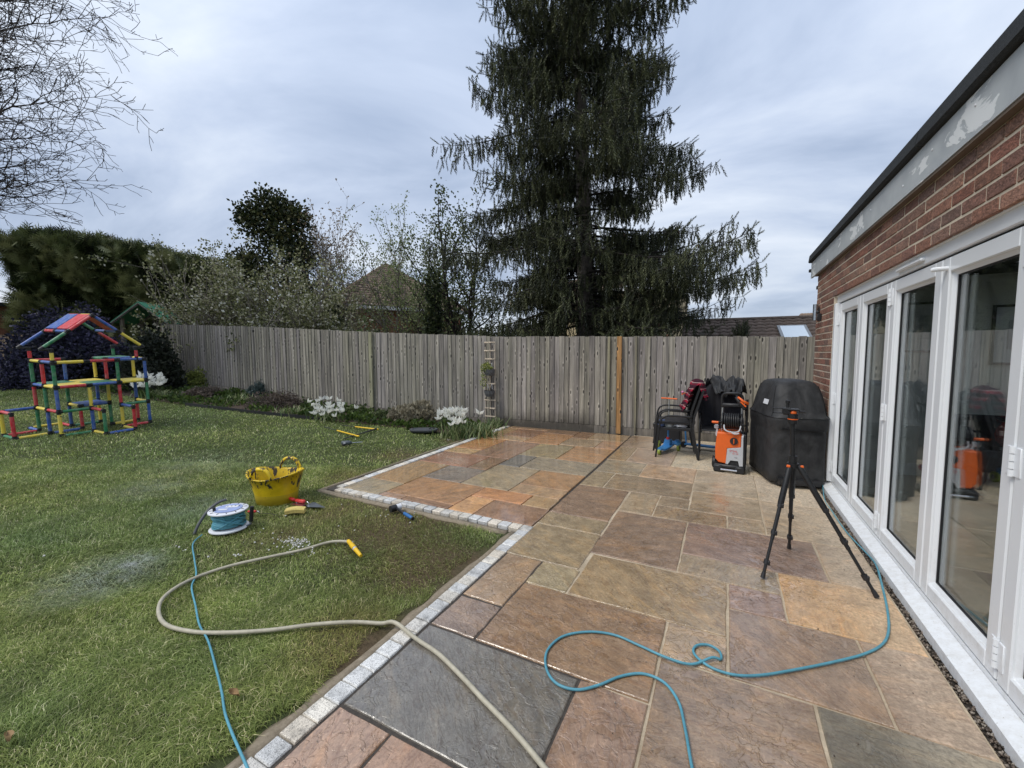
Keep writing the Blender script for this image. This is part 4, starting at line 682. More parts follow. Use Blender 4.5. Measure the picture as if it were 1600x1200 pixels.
def leaves(tips, name, mat, t, n_per, spread, s, up_=.2, tv=lt3, tf=lt3f, extra=None):
    P = np.array([tuple(p) for p, d in tips]); D = np.array([tuple(d) for p, d in tips]); P = np.repeat(P, n_per, 0)+rng.normal(size=(len(P)*n_per, 3))*spread; D = np.repeat(D, n_per, 0)*.5+rng.normal(size=(len(P), 3))*.6+np.array([0, 0, up_])
    v, f, a = scatter(tv, tf, P, D, s*rng.uniform(.6, 1.3, len(P))); return link(name, np_mesh(name, v, f, mat, a), t)
def tree(name, label, px, Z, ytop, z0, cfg, trunk_r, lev, leafargs, twig='twig', nstem=1, splay=.25, blossom=None, h0=None, seed=1):
    random.seed(seed); base = dp(px, 552, Z); base.z = z0; top_ = EYE+(552-ytop)/F*Z-z0; t = thing(name, label, 'tree' if 'shrub' not in name else 'shrub', base); sg = SG(); tips = []
    for k in range(nstem):
        a = 6.283*k/nstem+random.random(); d = Vector((math.cos(a)*splay, math.sin(a)*splay, 1)); grow(sg, (0, 0, -.2), d, top_*random.uniform(.72, .85)/d.length*1.0, trunk_r, lev, tips, cfg)
    sg.build('trunk' if nstem == 1 else 'stems', M[twig], t, 4)
    leaves(tips, 'crown', *leafargs[:1], t, *leafargs[1:])
    if blossom: leaves(tips, 'blossom', M['bloom'], t, *blossom)
    return t, tips, sg, top_
def blob(name, label, px, Z, z0, size, n, s, mat, cat='shrub', tv=lt3, tf=lt3f, outward=.7, up_=.2, seed=3, clump=40, core=True, dy=0, group=None, cr=.30, flower=None):
    """leafy mass: leaves gathered in many clumps over an uneven ellipsoid, on real stems"""
    global rng
    rng = np.random.default_rng(seed); base = dp(px, 552, Z); base.z = z0; t = thing(name, label, cat, base, group=group); rx, ry, rz = size
    cc = rng.normal(size=(clump, 3)); cc /= np.linalg.norm(cc, axis=1, keepdims=True); cc[:, 2] = np.abs(cc[:, 2])*1.0-.15*rng.uniform(0, 1, clump); rad = rng.uniform(.62, 1.0, (clump, 1)); ctr = cc*rad*np.array([rx, ry, rz])*.86+np.array([0, 0, rz*.06]); ctr[:, 2] = np.maximum(ctr[:, 2], rz*.06)
    ux, uy = np.array(rt), np.array((-rt.y, rt.x, 0)); 
    idx = rng.integers(0, clump, n); q = rng.normal(size=(n, 3)); q /= np.linalg.norm(q, axis=1, keepdims=True); q *= rng.uniform(.25, 1.1, (n, 1))**.6; cs = cr*rng.uniform(.6, 1.3, clump); L_ = ctr[idx]+q*np.array([rx, ry, rz])*cs[idx][:, None]
    P = L_[:, 0:1]*ux+L_[:, 1:2]*uy+L_[:, 2:3]*np.array([[0, 0, 1.]]); P[:, 2] = np.maximum(P[:, 2], .01); Dl = q*outward+rng.normal(size=(n, 3))*.55; D = Dl[:, 0:1]*ux+Dl[:, 1:2]*uy+Dl[:, 2:3]*np.array([[0, 0, 1.]])+np.array([0, 0, up_])
    var = np.clip(rng.normal(.45, .2, n)+.12*(rng.uniform(-1, 1, clump)[idx]), 0, 1); v, f, a = scatter(tv, tf, P, D, s*rng.uniform(.6, 1.3, n), var=var); link('foliage', np_mesh('foliage', v, f, mat, a), t)
    sg = SG()
    for k in range(clump):
        c = Vector(tuple(ctr[k, 0]*ux+ctr[k, 1]*uy+np.array([0, 0, ctr[k, 2]]))); m_ = c*.5+Vector((0, 0, -.1*rz)); sg.line([Vector((random.gauss(0, .04*rx), random.gauss(0, .04*ry), 0)), m_*.6, m_+c*.15, c], max(.006, .022*rz), .005)
    sg.build('stems', M['twig'], t)
    if flower:
        fn, fs, fm = flower; k = rng.integers(0, len(P), fn); v, f, a = scatter(lt3, lt3f, P[k]+D[k]*.03, rng.normal(size=(fn, 3))+np.array([0, -.5, .4]), fs*rng.uniform(.7, 1.3, fn)); link('blossom', np_mesh('blossom', v, f, fm, a), t)
    return t
# tall clipped cypress hedge at the back left
def hedge():
    global rng
    rng = np.random.default_rng(5); a = dp(40, 552, 16.5); b_ = dp(330, 552, 17.5); a.z = b_.z = .4; t = thing('cypress_hedge', 'very tall dark green clipped cypress hedge at the back left', 'hedge', a); u = np.array(b_-a); L = np.linalg.norm(u); u /= L; w = np.array([-u[1], u[0], 0]); n = 20000
    zt = lambda s: np.interp(s, [0, .3, .6, 1], [5.55, 5.45, 5.1, 4.5])
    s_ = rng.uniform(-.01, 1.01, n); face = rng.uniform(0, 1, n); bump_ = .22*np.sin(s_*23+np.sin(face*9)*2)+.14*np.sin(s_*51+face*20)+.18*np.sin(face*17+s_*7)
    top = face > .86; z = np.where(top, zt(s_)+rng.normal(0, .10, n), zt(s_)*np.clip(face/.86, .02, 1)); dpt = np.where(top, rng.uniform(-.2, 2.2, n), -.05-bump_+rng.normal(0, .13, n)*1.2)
    le = rng.uniform(0, 1, n) < .12; s_ = np.where(le, -.005+rng.normal(0, .008, n), s_); dpt = np.where(le, rng.uniform(0, 2.2, n), dpt)
    P = u*(s_*L)[:, None]+w*dpt[:, None]+np.array([0, 0, 1.])*z[:, None]
    D = -w*1.0*(~top)[:, None]+np.array([0, 0, 1.])*(np.where(top, .75, .45)+rng.normal(0, .4, n))[:, None]+rng.normal(size=(n, 3))*.5+np.outer(np.where(top, .8, .3), u)
    v, f, at = scatter(fan, ff, P, D, rng.uniform(.28, .62, n), var=np.clip(.40+bump_*1.3+np.clip(-dpt, -.3, .5)*.5*(~top)+.25*top+rng.normal(0, .16, n), 0, 1)); link('foliage', np_mesh('foliage', v, f, M['hedge'], at), t)  # top and outer sprays lighter, gaps darker: shading put into the colour
    k = 900; s2 = rng.uniform(0, 1, k); P2 = u*(s2*L)[:, None]+w*rng.uniform(-.2, 1.2, k)[:, None]+np.array([0, 0, 1.])*(zt(s2)+rng.uniform(-.15, .08, k))[:, None]; v, f, at = scatter(fan, ff, P2, np.array([.9*u[0], .9*u[1], 1.])+rng.normal(size=(k, 3))*.35, rng.uniform(.35, .75, k)); link('top_shoots', np_mesh('top_shoots', v, f, M['hedge'], at), t)
    # dark solid core added inside the sprays to block light
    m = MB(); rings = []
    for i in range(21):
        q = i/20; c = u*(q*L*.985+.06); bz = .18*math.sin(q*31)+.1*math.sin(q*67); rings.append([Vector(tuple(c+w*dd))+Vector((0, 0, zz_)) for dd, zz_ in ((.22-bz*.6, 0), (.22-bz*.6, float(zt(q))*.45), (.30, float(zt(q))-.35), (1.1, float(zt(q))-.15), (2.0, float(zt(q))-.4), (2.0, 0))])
    m.loft(rings); m.build('light_block_core', M['blockcore'], t)
M['blockcore'] = mat_check_noise('light_block_core', [(.004, .006, .003), (.014, .02, .008)], 8, bump=1, bd=.1)
hedge()
blob('ceanothus_bush', 'wide lilac-blue flowering bush behind the climbing frame', 112, 12.6, .45, (2.15, 1.5, 2.55), 21000, .10, M['ceano'], clump=120, cr=.17, outward=.9, seed=8)
blob('evergreen_shrub', 'tall dark evergreen shrub at the left end of the fence', 238, 11.3, .42, (.78, .7, 1.85), 6500, .095, M['darkl'], clump=70, cr=.24, seed=9)
blob('bottom_hedge_shrub', 'dark twiggy growth under the lilac bush', 120, 12.9, .45, (2.3, .6, 1.0), 5000, .09, M['darkl'], clump=50, seed=10)
# blossoming shrubs beyond the fence
def thicket(name, label, px, Z, z0, w_, h_, mat, nst, seed, leaf, dens, flowers=0, fs=.08, twig='ptwig', lev=2, dep_=1.2, cat='shrub', cfg=None, splay=.5):
    global rng
    random.seed(seed); rng = np.random.default_rng(seed); base = dp(px, 552, Z); base.z = z0; t = thing(name, label, cat, base); sg = SG(); tips = []
    for k in range(nst):
        x = random.uniform(-1, 1); q = rt*(x*w_*.62)+Vector((-rt.y, rt.x, 0))*random.uniform(-dep_, dep_); d = Vector((0, 0, 1))+rt*(x*splay)+Vector([random.gauss(0, .16) for _ in range(3)]); grow(sg, q, d, h_*(1-.30*x*x)*random.uniform(.6, .98), .03, lev, tips, cfg or dict(step=.28, kink=.26, up=.03, dens=.8, ratio=.42, bare=1))
    sg.build('stems', M[twig], t); leaves(tips, 'foliage', mat, t, dens, .07, leaf)
    if flowers:
        k = rng.integers(0, len(tips), flowers); P = np.array([tuple(tips[i][0]) for i in k])+rng.normal(size=(flowers, 3))*.09; v, f, a = scatter(lt3, lt3f, P, rng.normal(size=(flowers, 3))+np.array([0, -.6, .3]), fs*rng.uniform(.6, 1.3, flowers)); link('blossom', np_mesh('blossom', v, f, M['bloom'], a), t)
    return t
thicket('blossom_shrub', 'broad twiggy shrub dotted with white blossom behind the left fence', 410, 13.8, .3, 3.0, 4.6, M['bush'], 95, 21, .08, 6, 2600, .10, splay=.14)
thicket('blossom_shrub', 'smaller paler grey shrub with faint blossom, right of the broad blossom shrub', 520, 14.2, .2, 1.3, 3.1, M['bush'], 45, 22, .075, 5, 1400, .09, splay=.2)
thicket('twiggy_shrub', 'upright bare grey stems standing above the blossom shrub', 340, 15.0, .4, 1.9, 4.9, M['bush'], 30, 23, .06, 1, 0, twig='ptwig', lev=1, splay=.12)
thicket('dark_thicket', 'dark leafy undergrowth filling behind the fence left of the spruce', 450, 15.2, .2, 3.8, 3.0, M['ivy'], 70, 24, .13, 6, splay=.2, twig='twig')
blob('green_shrub', 'bright green leafy shrub topping the fence below the tiled roof', 560, 12.4, .1, (.95, .6, 2.35), 5000, .085, M['bright'], clump=60, cr=.22, seed=12)
blob('green_shrub', 'darker green shrub topping the fence left of the ivy column', 640, 12.6, .1, (.65, .5, 2.15), 3500, .085, M['herb'], clump=40, cr=.24, seed=13)
blob('ivy_column', 'narrow ivy-covered stump rising above the fence left of the spruce', 678, 13.2, .1, (.38, .35, 4.6), 4200, .11, M['ivy'], clump=70, cr=.16, seed=14, cat='tree')
blob('laurel_shrub', 'dark laurel bush squeezed between ivy column and spruce', 760, 12.6, 0, (1.05, .7, 2.4), 6500, .10, M['ivy'], clump=60, cr=.24, seed=15)
blob('dark_conifer', 'low dark conifer under the right side of the spruce', 1085, 12.4, 0, (1.5, .8, 2.3), 9000, .13, M['needles'], clump=70, cr=.22, seed=16, tv=fan, tf=ff)
blob('small_conifer', 'small spiky conifer peeking over the fence beside the tiled outbuilding roof', 1158, 11.6, 0, (.42, .4, 2.45), 1700, .22, M['needles'], clump=30, cr=.25, seed=17, tv=ndl, tf=nf, up_=1.0)
# ivy-clad tree
tv_, tips_, sg_, H_ = tree('ivy_clad_tree', 'rounded dark ivy-clad tree with bare twigs rising behind the blossom shrub', 428, 17.0, 283, .3, dict(step=.4, kink=.2, up=.06, dens=.55, ratio=.5, bare=2), .14, 2, (M['pale_l'], 1, .1, .08), seed=31)
def clad(t, ctrs, n, s, mat, seed):
    global rng
    rng = np.random.default_rng(seed); k = len(ctrs); c = np.array([(*(np.array(rt)*x), )+() for x, z, r in ctrs]); c[:, 2] = [z for x, z, r in ctrs]; rr = np.array([r for *_, r in ctrs]); i = rng.integers(0, k, n); q = rng.normal(size=(n, 3)); q /= np.linalg.norm(q, axis=1, keepdims=True); q *= rng.uniform(.4, 1.12, (n, 1)); P = c[i]+q*rr[i][:, None]+rng.normal(size=(n, 3))*.14; v, f, a = scatter(lt3, lt3f, P, q+rng.normal(size=(n, 3))*.6, s*rng.uniform(.6, 1.3, n)); link('ivy', np_mesh('ivy', v, f, mat, a), t)
clad(tv_, [(-.3, 4.0, .8), (-.6, 4.7, .6), (-1.1, 4.9, .5), (.1, 5.7, .7), (.6, 6.2, .65), (-.4, 6.4, .6), (1.0, 5.6, .6), (-.8, 6.7, .4), (.5, 7.0, .5), (-.1, 7.2, .5), (1.2, 6.6, .35), (1.3, 5.2, .45), (-1.3, 4.1, .6), (.7, 4.6, .6), (0, 3.0, 1.0), (1.2, 3.8, .7), (-1.4, 3, .8), (1.5, 3, .8)], 11000, .15, M['ivy'], 5)
tree('cherry_tree', 'small airy tree with sparse bronze young leaves against the sky', 532, 18.0, 300, .3, dict(step=.3, kink=.16, up=.12, dens=.85, ratio=.55, bare=1), .05, 2, (M['cherry'], 3, .05, .09), nstem=5, splay=.34, seed=33, twig='ptwig')
tree('birch_tree', 'thin pale-leaved tree standing over the brown tiled roof', 628, 19.0, 318, .2, dict(step=.3, kink=.2, up=.10, dens=.85, ratio=.5, bare=1), .06, 2, (M['pale_l'], 5, .09, .09), nstem=6, splay=.38, seed=35, twig='ptwig')
tree('leafy_tree', 'slim dark-stemmed tree with small grey-green leaves touching the spruce', 722, 15.5, 285, .1, dict(step=.3, kink=.18, up=.10, dens=.9, ratio=.42, bare=1), .08, 2, (M['herb'], 9, .13, .10), nstem=4, splay=.18, seed=36)
tree('leafy_tree', 'thin tree with pale budding leaves between birch and ivy column', 690, 17.5, 322, .1, dict(step=.3, kink=.2, up=.10, dens=.85, ratio=.45, bare=1), .06, 2, (M['pale_l'], 5, .09, .09), nstem=4, splay=.3, seed=37)
# far tree line low on the horizon
for i, (px, Z, rx, rz, lb) in enumerate(((-60, 48, 5, 5.2, 'distant green tree low on the left horizon past the hedge'), (20, 60, 6, 6.4, 'distant hazy tree just left of the tall hedge'), (1235, 45, 3, 3.6, 'distant low tree crown behind the outbuilding ridge'))): blob('distant_tree', lb, px, Z, .3, (rx, rx*.7, rz), 3500, .5, M['darkl' if i < 2 else 'herb'], 'tree', clump=50, seed=40+i)

# bed plants ---------------------------------------------------------
def bedp(px, py): p = gl(px, py); return p
def tuft(name, label, px, py, n, h, w_, mat, cat='plant', spread=.16, seed=1, z=None, group=None):
    """strap leaves arching out of one crown"""
    r = np.random.default_rng(seed); p = gl(px, py); t = thing(name, label, cat, p, group=group); V = []; Fc = []; At = []
    for i in range(n):
        a = r.uniform(0, 6.283); l = h*r.uniform(.55, 1.1); ln = r.uniform(.25, .9); dx, dy = math.cos(a), math.sin(a); x0, y0 = r.normal(0, spread*.5), r.normal(0, spread*.5); b0 = len(V); vv = r.uniform(0, 1)
        for k in range(4):
            s_ = k/4; w2 = w_*(1-.5*s_); cx, cy, cz = x0+dx*l*ln*s_**1.5, y0+dy*l*ln*s_**1.5, l*(s_-.38*ln*s_**2.6)
            V += [(cx-dy*w2, cy+dx*w2, cz), (cx+dy*w2, cy-dx*w2, cz)]; At += [vv, vv]
            if k: Fc.append((b0+2*k-2, b0+2*k-1, b0+2*k+1)); Fc.append((b0+2*k-2, b0+2*k+1, b0+2*k))
        V.append((x0+dx*l*ln, y0+dy*l*ln, l*(1-.38*ln))); At.append(vv); Fc.append((b0+6, b0+7, len(V)-1))
    link('leaves', np_mesh('leaves', V, Fc, mat, At), t); return t
def flowers(t, n, r_, h0, h1, s, seed):
    r = np.random.default_rng(seed); sg = SG()
    pt = np.array([(0, 0, 0), (.22, 0, .4), (.05, 0, 1), (-.22, 0, .4)]); P = []; D = []
    for i in range(n):
        x, y, z = r.normal(0, r_), r.normal(0, r_*.7), r.uniform(h0, h1); sg.line([(x*.3, y*.3, 0), (x*.8, y*.8, z*.6), (x, y, z)], .004, .003); tilt = r.normal(0, .5, 2)
        for k in range(6): a = k*1.047+r.uniform(0, .4); P.append((x, y, z)); D.append((math.cos(a)*.75+tilt[0], math.sin(a)*.75+tilt[1], r.uniform(.3, .95)))
    sg.build('flower_stems', M['herb'], t); v, f, a = scatter(pt, np.array([(0, 1, 2, 3)]), np.array(P), np.array(D), s*r.uniform(.8, 1.2, len(P)), roll=np.full(len(P), 1.57)); link('petals', np_mesh('petals', v, f, M['petal'], a), t)['kind'] = 'stuff'
t = tuft('white_tulips', 'clump of white flowers with strap leaves nearest the patio corner', 712, 684, 170, .34, .011, M['blade'], 'flowers', .26, 51); flowers(t, 30, .17, .28, .50, .115, 52)
t = tuft('white_tulips', 'dense clump of white flowers beside the black edging strip end', 515, 656, 110, .24, .010, M['blade'], 'flowers', .35, 53); flowers(t, 34, .30, .12, .40, .11, 54)
t = tuft('white_tulips', 'far clump of white flowers behind the climbing frame right side', 236, 622, 80, .3, .012, M['blade'], 'flowers', .3, 55); flowers(t, 22, .24, .28, .55, .16, 56)
tuft('lily_tuft', 'arching green and cream leaves spilling onto the patio corner', 752, 684, 190, .34, .010, M['blade'], 'plant', .32, 57)
tuft('lily_tuft', 'small upright leaf tuft between the white flowers and trellis', 775, 668, 90, .26, .008, M['blade'], 'plant', .22, 58)
tuft('lily_tuft', 'green strap-leaf tuft below the lime shrub', 372, 630, 120, .28, .012, M['blade'], 'plant', .35, 59)
tuft('lily_tuft', 'yellowish strap-leaf tuft left of the purple heather', 262, 622, 90, .24, .012, M['blade'], 'plant', .35, 60)
tuft('lily_tuft', 'low green leaves beneath the second white flower clump', 455, 647, 110, .22, .010, M['blade'], 'plant', .3, 61)
tuft('lily_tuft', 'low leafy patch by the mossy post', 580, 652, 110, .18, .009, M['herb'], 'plant', .32, 62)
def bedblob(name, label, px, py, size, n, s, mat, **k):
    p = gl(px, py); d = (p-Vector((0, 0, EYE))).dot(fw); q = dp(px, 552, d); t = blob(name, label, px, d, lawn_h(p.x, p.y), size, n, s, mat, **k); t.location = (p.x, p.y, lawn_h(p.x, p.y)); return t
bedblob('lime_shrub', 'rounded lime-green shrub against the left fence', 304, 606, (.62, .4, .58), 3000, .06, M['lime'], clump=40, seed=71)
bedblob('heather_mound', 'purple-brown heather mound in the bed, right of the lime shrub', 318, 622, (.55, .35, .33), 2200, .05, M['heath'], clump=30, seed=72)
bedblob('blue_conifer', 'small blue-green dwarf conifer in the bed', 405, 620, (.32, .3, .42), 1600, .07, M['bluec'], clump=24, seed=73, tv=fan, tf=ff)
bedblob('bed_shrub', 'brownish low shrub between dwarf conifer and white flowers', 430, 638, (.75, .35, .40), 3600, .045, M['heath'], clump=40, seed=74)
bedblob('lavender_bush', 'wide grey-brown lavender bush at the foot of the fence', 648, 662, (.56, .36, .42), 5200, .085, M['laven'], clump=46, up_=1.3, outward=.5, cr=.25, seed=75)
bedblob('bed_shrub', 'low dark green plant between mossy post and lavender', 600, 656, (.35, .22, .20), 1300, .045, M['herb'], clump=20, seed=76)
bedblob('low_herb', 'low green ground-hugging plant at the left end of the bed', 345, 622, (.5, .22, .16), 1400, .05, M['bright'], clump=20, seed=77)
bedblob('low_herb', 'thin greenery along the bed below the mossy post', 550, 648, (.5, .2, .16), 1300, .045, M['herb'], clump=20, seed=78)
V = []; n = 9000; x_ = rng.uniform(-15, -4.2, n); yl_ = np.interp(x_, [-15.2, -13, -11, -9, -7.3, -6.6, -5.9, -4.9, -4.15], [4.7, 4.85, 5.02, 5.4, 5.72, 5.95, 6.1, 6.25, 6.3]); yh_ = np.interp(x_, [-15.2, -7.33, -4.23], [6.4, 7.0, 7.6]); y_ = yl_+(yh_-yl_)*rng.uniform(.02, 1, n)**1.2; dn = np.sin(x_*3.1)*np.sin(y_*5+x_)+rng.normal(0, .4, n); k_ = dn > -.1
P = np.stack([x_, y_, lawn_np(x_, y_)+rng.uniform(.0, .09, n)*(1+dn*.5)], 1)[k_]; v, f, a = scatter(lt3, lt3f, P, rng.normal(size=(len(P), 3))*.6+np.array([0, -.2, .8]), rng.uniform(.04, .11, len(P))); tag(link('ground_cover', np_mesh('ground_cover', v, f, M['bright'], a)), kind='stuff')
m = MB(); pts = [(-11.05, 5.0), (-10, 5.17), (-9, 5.33), (-8, 5.56), (-7.3, 5.70)]
m.loft([[Vector((x, y+dy, lawn_h(x, y)+z)) for dy, z in ((0, -.05), (.012, -.05), (.012, .075), (0, .075))] for x, y in pts]); tag(m.build('edging_strip', M['blackp']), 'black plastic edging strip between lawn and flower bed', 'edging')

# ================================================================== CLIMBING FRAME
cf = thing('climbing_frame', "children's multicoloured tube climbing frame with a red and blue gable roof", 'climbing frame')
ca, sa, cb_, sb2, cc_, sc_ = math.cos(1.623), math.sin(1.623), math.cos(-.044), math.sin(-.044), math.cos(.044), math.sin(.044)
Rm = Matrix(((ca, -sa, 0), (sa, ca, 0), (0, 0, 1))) @ Matrix(((cb_, 0, sb2), (0, 1, 0), (-sb2, 0, cb_))) @ Matrix(((1, 0, 0), (0, cc_, -sc_), (0, sc_, cc_)))
mw = Rm.to_4x4(); mw.translation = Vector((-9.581, 2.578, .175)); cf.matrix_world = mw
Q = .4; CM = dict(r='tred', g='tgreen', b='tblue', y='tyel'); tubes_me = {}; nodes = set()
def ctube(a, b, c, ends=True, holes=False):
    a, b = Vector(a)*Q, Vector(b)*Q; L = (b-a).length; k = (round(L, 3), c, holes)
    if k not in tubes_me:
        m = MB(); g0 = .03 if L > .3 else .012; m.tube([(0, 0, g0), (0, 0, L-g0)], .0245, 14)
        me = m.mesh('tube', [M[CM[c]], M['blackp']], 'auto'); me.set_sharp_from_angle(angle=R(38)); tubes_me[k] = me
    o = link('tube', tubes_me[k], cf, loc=a); o.rotation_mode = 'QUATERNION'; o.rotation_quaternion = Vector((0, 0, 1)).rotation_difference(b-a)
    if holes:
        for z in (.07, L-.07):
            m = MB(); d = (b-a).normalized(); n_ = Vector((0.35, -1, 0)).normalized(); p = a+d*z+n_*.0235; m.tube([p, p+n_*.004], .009, 8); m.build('bolt_hole', M['blackp'], cf)
    for p in ((a, (b-a).normalized()), (b, (a-b).normalized())):
        nodes.add((tuple(round(v, 4) for v in p[0]), tuple(round(v, 3) for v in p[1])))
def col(u, v, s, w0=0, holes=()):
    for i, c in enumerate(s): ctube((u, v, w0+i), (u, v, w0+i+1), c, holes=(i in holes))
col(0, 0, 'ybg', holes=(0,)); col(0, 1, 'bgr'); col(0, 2, 'grg'); col(1, 0, 'by', holes=(1,)); col(2, 0, 'yrg'); col(3, 0, 'bgb'); col(3, 1, 'rby'); col(2, 1, 'gyr'); col(1, 2, 'bgb'); col(2, 2, 'yby', holes=(2,)); col(1, 1, 'r'); col(1, -1, 'g'); col(2, -1, 'r'); col(-1, 1, 'r'); col(-1, 2, 'y')
for a, b, c in (((0,0,1),(1,0,1),'g'),((1,0,1),(1,-1,1),'r'),((2,0,1),(2,-1,1),'b'),((2,0,1),(3,0,1),'g'),((0,0,1),(0,1,1),'r'),((0,1,1),(0,2,1),'y'),((0,2,1),(-1,2,1),'b'),((-1,1,1),(-1,2,1),'r'),((3,1,1),(3,0,1),'y'),((1,2,1),(1,1,1),'y'),((1,1,1),(2,1,1),'b'),
    ((0,0,2),(1,0,2),'r'),((1,0,2),(2,0,2),'b'),((2,0,2),(3,0,2),'y'),((0,1,2),(0,2,2),'b'),((0,0,2),(0,1,2),'y'),((3,0,2),(3,1,2),'y'),((0,2,2),(1,2,2),'g'),
    ((0,0,3),(1,0,3),'y'),((1,0,3),(2,0,3),'r'),((2,0,3),(3,0,3),'b'),((3,0,3),(3,1,3),'y'),((0,0,3),(0,1,3),'b'),((0,1,3),(0,2,3),'y'),((0,2,3),(1,2,3),'r'),((2,2,3),(2,1,3),'g'),((2,1,3),(3,1,3),'b'),
    ((-1,1,0),(0,1,0),'y'),((-1,2,0),(0,2,0),'r'),((-1,1,0),(-1,2,0),'g'),((0,2,0),(0,3,0),'b'),((0,3,0),(1,3,0),'y'),((1,3,0),(1,2,0),'r'),((0,0,0),(1,0,0),'g'),((1,0,0),(1,-1,0),'y'),((1,-1,0),(2,-1,0),'b'),((2,-1,0),(2,0,0),'y'),((2,0,0),(3,0,0),'r'),((2,1,0),(3,1,0),'y'),((1,1,0),(0,1,0),'b'),((1,2,0),(2,2,0),'g')): ctube(a, b, c)
def panel(corners, c, th=.035):
    P_ = [Vector(p)*Q for p in corners]; ctr = sum(P_, Vector())/4; P_ = [p+(ctr-p).normalized()*.028 for p in P_]; nrm = (P_[1]-P_[0]).cross(P_[3]-P_[0]).normalized(); m = MB()
    ins = lambda d: [p+(ctr-p)*d for p in P_]
    m.loft([[p-nrm*th*.5 for p in ins(.03)], [p-nrm*th*.3 for p in ins(0)], [p+nrm*th*.3 for p in ins(0)], [p+nrm*th*.5 for p in ins(.03)]]); m.build('panel', M[CM[c]], cf)
def fp(u, v, w, c): panel([(u, v, w), (u+1, v, w), (u+1, v+1, w), (u, v+1, w)], c)
fp(0, 0, 2.02, 'y'); fp(0, 1, 2.02, 'g'); fp(1, 0, 2.02, 'g'); fp(1, 1, 2.02, 'y'); fp(2, 0, 2.02, 'y'); fp(1, 1, 1.02, 'b'); fp(2, 1, 3.02, 'g')
ctube((0, 0, 3), (0, 0, 3.5), 'y'); ctube((0, 2, 3), (0, 2, 3.5), 'r'); ctube((2.72, 0, 3), (2.72, 0, 3.5), 'r'); ctube((2.72, 2, 3), (2.72, 2, 3.5), 'g')
UL, UR, WB = -.28, 2.98, 3.56; UM = (UL+UR)/2; WT = WB+1.36; hl = lambda s: (UL+(UM-UL)*s, WB+(WT-WB)*s); hr = lambda s: (UR+(UM-UR)*s, WB+(WT-WB)*s)
for v, cs in ((0, 'grby'), (2, 'bbgr')):
    L0, L1, T_, R1, R0 = hl(0), hl(.5), (UM, WT), hr(.5), hr(0)
    for a, b, c in ((L0, L1, cs[0]), (L1, T_, cs[1]), (T_, R1, cs[2]), (R1, R0, cs[3])): ctube((a[0], v, a[1]), (b[0], v, b[1]), c)
    for u, dx in ((UL+.14, 0), (UR-.14, 0)): m = MB(); m.box(Vector((u, v, WB-.03))*Q, (.16, .05, .03), bev=.006); m.build('roof_adaptor', M['blackp'], cf)
for v, c1, c2, c3 in ((0, 'b', 'y', 'b'), (1, 'r', 'r', 'b')): ctube((hl(.5)[0], v, hl(.5)[1]), (hl(.5)[0], v+1, hl(.5)[1]), c1); ctube((UM, v, WT), (UM, v+1, WT), c2); ctube((hr(.5)[0], v, hr(.5)[1]), (hr(.5)[0], v+1, hr(.5)[1]), c3)
a_, t_ = hl(.5), (UM, WT)
for v, c in ((0, 'r'), (1, 'b')): panel([(a_[0], v, a_[1]+.05), (t_[0], v, t_[1]+.05), (t_[0], v+1, t_[1]+.05), (a_[0], v+1, a_[1]+.05)], c)
r_ = hr(.5); panel([(t_[0], 0, t_[1]+.05), (r_[0], 0, r_[1]+.05), (r_[0], 1, r_[1]+.05), (t_[0], 1, t_[1]+.05)], 'r')
m = MB(); 
for p, d in nodes: p, d = Vector(p), Vector(d); m.tube([p-d*.02, p+d*.042], .0262, 10)
m.build('connectors', M['blackp'], cf, smooth='auto')['kind'] = 'stuff'

# ================================================================== THINGS ON THE LAWN
# yellow trug
p = gl(426, 786); t = thing('rubber_trug', 'yellow rubber trug splashed with dark mortar standing on the lawn', 'bucket', (p.x, p.y+.05, p.z+.005), R(20))
Hh = .31; n = 40
def tr_ring(r, z, sc=1): return [Vector((r*1.06*math.cos(a), r*.94*math.sin(a), z+.022*math.cos(2*a)*(z/Hh)**3*sc)) for a in [2*math.pi*k/n for k in range(n)]]
m = MB(); m.loft([tr_ring(.172, 0), tr_ring(.188, .006), tr_ring(.198, .10), tr_ring(.222, .2), tr_ring(.248, .295), tr_ring(.262, .300), tr_ring(.263, .312), tr_ring(.250, .314), tr_ring(.240, .29), tr_ring(.214, .2), tr_ring(.190, .1), tr_ring(.178, .02)], True); m.build('tub', M['trug'], t, smooth=True)
for s_ in (-1, 1):
    pts = [Vector((x, s_*(.228-.012*abs(x)*4), z)) for x, z in ((-.115, .30), (-.10, .335), (-.075, .375), (-.04, .395), (0, .40), (.04, .395), (.075, .375), (.10, .335), (.115, .30))]; m = MB(); m.tube(smooth_path(pts, 3), .013, 8, flat=1.5); m.build('handle', M['trug'], t, smooth=True)
m = MB(); m.lathe((0, 0, .03), [(.18, 0), (.10, .02), (.01, .03)], 24, sx=1.05, sy=.93); tag(m.build('trug_slurry', M['soil'], smooth=True), 'dark mortar slurry at the bottom of the yellow trug', 'slurry').location = t.location
